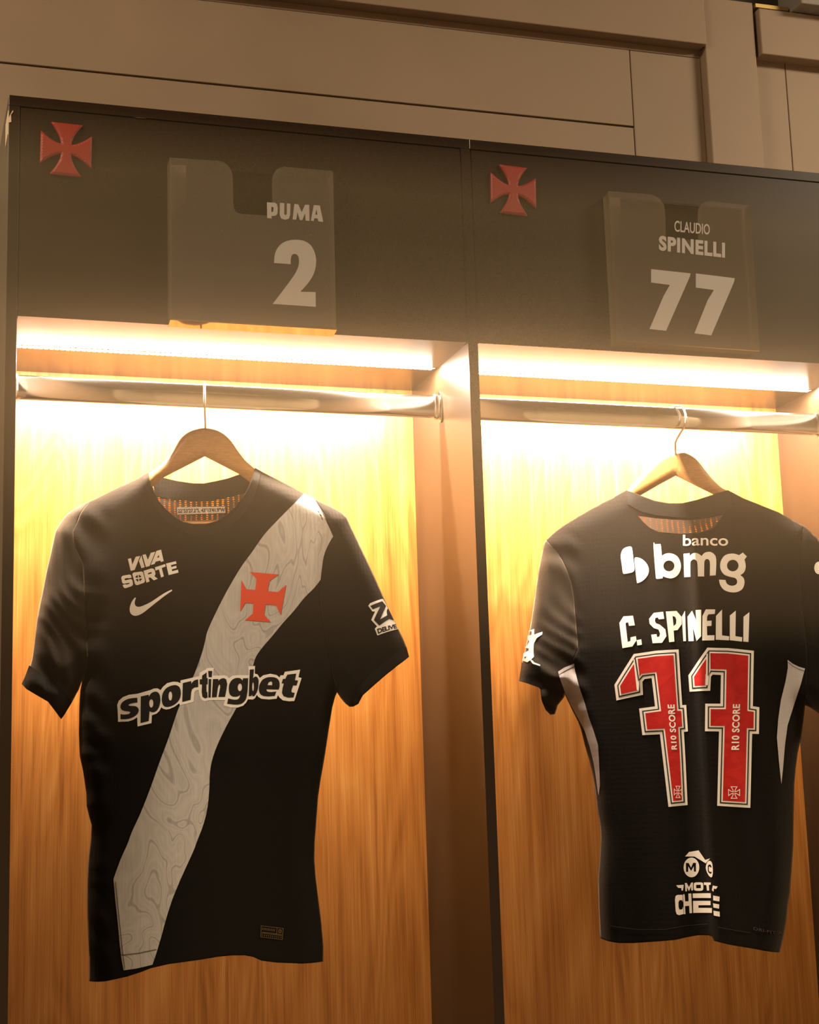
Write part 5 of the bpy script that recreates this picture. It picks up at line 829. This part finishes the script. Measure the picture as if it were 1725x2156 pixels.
transfer('cross_badge', D['S1cross'], F1, M_REDC, T1, .0016)['label'] = 'red cross badge'
transfer('sponsor_lettering', D['S1viva'], F1, M_WHITE, T1, .0009, .003, .006)['label'] = 'small slanted two-line sponsor print with a clover'
transfer('tick_mark', D['S1swoosh'], F1, M_WHITE, T1, .0009)['label'] = 'white tick mark'
b = transfer('sponsor_outline', D['S1sponsorbase'], F1, M_WHITE, T1, .0012); transfer('sponsor_name', D['S1sponsor'], F1, M_INK, b, .0016, .003, .006)
g = transfer('hem_tag', D['S1tag'], F1, M_GOLD, T1, .0009, .003, None); g['label'] = 'small gold outlined tag by the hem'

# ------------------------------------------------------------------ shirt seen from behind
T2 = thing('football_shirt', (1.0475, .137, -.88), 'black football shirt seen from behind with red and white number 77', 'shirt', 'football shirts on hangers')
cloth('torso', D['S2torso'], D['S2torsoB'], F2, M_BLACK, T2, .0055)
for key in ('S2sleeveL', 'S2sleeveR'):
    s = cloth('sleeve', D[key], D[key], F2, M_BLACK_LIT if key[-1] == 'L' else M_BLACK, T2, .005, .4)
    if key[-1] == 'L':
        transfer('cuff', D['S2cuffL'], F2, M_CUFF, s, .0012, depth=.001)
        transfer('sleeve_badge', D['S2zeL'], F2, M_WHITE, s, .0016)['label'] = 'white badge seen at the sleeve edge'
    else: transfer('sleeve_badge', D['S2zeR'], F2, M_WHITE, s, .0012)['label'] = 'edge of a white badge'
transfer('collar', D['S2collar'], F2, M_CUFF, T2, .0014, .003, .004, .001)
transfer('mesh_yoke', D['S2mesh'], F2, M_NET, T2, .0004)['label'] = 'open knit with light showing through'
for k in 'LR': transfer('side_stripe', D['S2stripe' + k], F2, M_STRIPE, T2, .0009)['label'] = 'white side panel'
for P in D['S2stitch']: transfer('seam_stitching', [P], F2, M_HEM, T2, .0013)
b = transfer('bank_logo', D['S2bank'], F2, M_WHITE, T2, .0009, .003, .006); lettering('banco', D['S2banco'], F2, M_WHITE, b, 'small_lettering', .012, .0011)
transfer('name_lettering', D['S2name'], F2, M_WHITE, T2, .0008, .003, .0035)
for k, q in (('a', 0), ('b', 1)):
    SV = D['S2seven'][k]
    n1 = transfer('number_seven', [SV[0]], F2, M_WHITE, T2, .0007, .003, .0035); n1['label'] = 'red seven with white border'
    transfer('dark_keyline', [SV[1]], F2, M_NAVY, n1, .0011, .003, .0035); transfer('white_keyline', [SV[2]], F2, M_WHITE, n1, .0015, .003, .0035)
    transfer('red_fill', [SV[3]], F2, M_REDT, n1, .0019, .003, .0035)
    transfer('slash', [SV[4]], F2, M_WHITE, n1, .0023, .003, .0035); transfer('slash_keyline', [SV[5]], F2, M_NAVY, n1, .0027, .003, .0035)
    lettering('R10 SCORE', D['S2score'][q], F2, M_WHITE, n1, 'number_lettering', .03, .0023, 1.08)
    transfer('small_cross', D['S2mini%s' % k], F2, M_WHITE, n1, .0023, .003, None)
transfer('hem_logo', D['S2moto'], F2, M_WHITE, T2, .0009, .003, .006)['label'] = 'white motorcycle logo print above the hem'
lettering('DRI-FIT A', D['S2dry'], F2, M_GREYINK, T2, 'hem_lettering', .0, .0010)

# ------------------------------------------------------------------ signs and crosses on the header boards
def sign(fk, clipk, label, z_low, lo):
    P = D[fk][0]; xs = [p[0] for p in P]; zs = [p[1] for p in P]; x0, x1, z0, z1 = min(xs), max(xs), min(zs), max(zs)
    T = thing('sign_holder', ((x0 + x1) / 2, 0, z0), label, 'sign', 'clear acrylic name signs on the header boards')
    solid('front_sheet', [P], FB, .0215, .024, M_ACR, T, mats=[M_ACR, M_ACRE])
    solid('back_sheet', [[(x0 + .002, z0 + .003), (x1 - .002, z0 + .003), (x1 - .002, z1 - .002), (x0 + .002, z1 - .002)]], FB, .0005, .0025, M_ACRB, T, mats=[M_ACRB, M_ACRB])
    boxes('side_wall', [(x0, x0 + .0022, -.0214, -.0026, z0 + .003, z1 - .004)], M_ACRE, T); boxes('side_wall', [(x1 - .0022, x1, -.0214, -.0026, z0 + .003, z1 - .004)], M_ACRE, T)
    return T, x0, x1, z0, z1
FS = Frame((0, -.0241, 0), 0, flat0)
S1, x0, x1, z0, z1 = sign('H1front', 'H1clip', 'clear acrylic name sign with a large white number 2', 0, 0)
bs = [(x0, -.0236, z0), (x1, -.0236, z0), (x1, -.0026, z0 - .0036), (x0, -.0026, z0 - .0036), (x0, -.0236, z0 + .002), (x1, -.0236, z0 + .002), (x1, -.0026, z0 + .002), (x0, -.0026, z0 + .002)]
mesh('base_strip', bs, BOXF, mat('glossy_acrylic', (.86, .80, .70), .05, 1., 1.)[0], S1)
transfer('name_lettering', D['H1name'], FS, M_SIGN, S1, .0004, .02, None, .0003); transfer('number', D['H1num'], FS, M_SIGN, S1, .0004, .02, None, .0003)
transfer('adhesive_patch', D['H1clip'], FB, M_ACRE, S1, .003, .02, None, .0004)
S2, x0, x1, z0, z1 = sign('H2front', 'H2clip', 'clear acrylic name sign with a large white number 77', 0, 0)
boxes('base_strip', [(x0, x1, -.0214, -.0026, z0 + .0002, z0 + .0024)], M_ACRE, S2)
lettering('CLAUDIO', D['H2first'], FS, M_SIGN, S2, 'first_name_lettering', .01, .0004); lettering('SPINELLI', D['H2last'], FS, M_SIGN, S2, 'last_name_lettering', .045, .0004, 1.12)
transfer('number', D['H2num'], FS, M_SIGN, S2, .0004, .02, None, .0003)
transfer('adhesive_patch', D['H2clip'], FB, M_ACRE, S2, .003, .02, None, .0004)
def cross(c, sx, sz, tilt, label):
    T = None; P = [(c[0] + sx * (x * math.cos(tilt) - y * math.sin(tilt)), c[2] - sz * (x * math.sin(tilt) + y * math.cos(tilt))) for x, y in D['patee'][0]]
    V, F = tri2d([P], .0022, .0024); d = seg_dist(V[:, 0], V[:, 1], P + P[:1]); h = .0035 + .0022 * np.clip(d / .0022, 0, 1)
    v, f = skirt(V, F, FB.raw(V, h), FB.raw(V, np.full(len(V), .0))); l = (c[0], 0, c[2])
    o = mesh('cross_emblem', v, f, M_RED); o['label'] = label; o['category'] = 'emblem'; o['group'] = 'red cross emblems on the header boards'
    return o
cross(D['X1'], .0352, .0384, .02, 'red flared cross emblem on the header of the left locker')
cross(D['X2'], .0362, .0384, .035, 'red flared cross emblem on the header of the right locker')
# ------------------------------------------------------------------ added volume imitating lens bloom around the light strips
m = bpy.data.materials.new('bloom_scatter'); m.use_nodes = True; nt = m.node_tree; nt.nodes.clear()
o = nt.nodes.new('ShaderNodeOutputMaterial'); vsn = nt.nodes.new('ShaderNodeVolumeScatter')
vsn.inputs['Color'].default_value = (1, .72, .40, 1); vsn.inputs['Density'].default_value = BLOOM_DENSITY; vsn.inputs['Anisotropy'].default_value = .0
nt.links.new(vsn.outputs[0], o.inputs['Volume'])
# a cross-section that thins out downwards and upwards
hp = [(-.03, .30), (-.42, .05), (-.42, -.02), (-.34, -.06), (-.22, -.13), (-.14, -.20), (-.09, -.28), (-.06, -.36), (-.04, -.47), (-.03, -.60)]
k = len(hp)
bloom_vol = mesh('lens_bloom', [(-.3, y, z) for y, z in hp] + [(1.7, y, z) for y, z in hp], [tuple(range(k))[::-1], tuple(range(k, 2 * k))] + [(i, (i + 1) % k, k + (i + 1) % k, k + i) for i in range(k)], m)
bm = bmesh.new(); bm.from_mesh(bloom_vol.data); bmesh.ops.recalc_face_normals(bm, faces=bm.faces); bm.to_mesh(bloom_vol.data); bm.free()
bloom_vol['label'] = 'added volume in front of the lockers imitating lens bloom around the light strips'; bloom_vol['category'] = 'lens_bloom'; bloom_vol['kind'] = 'stuff'
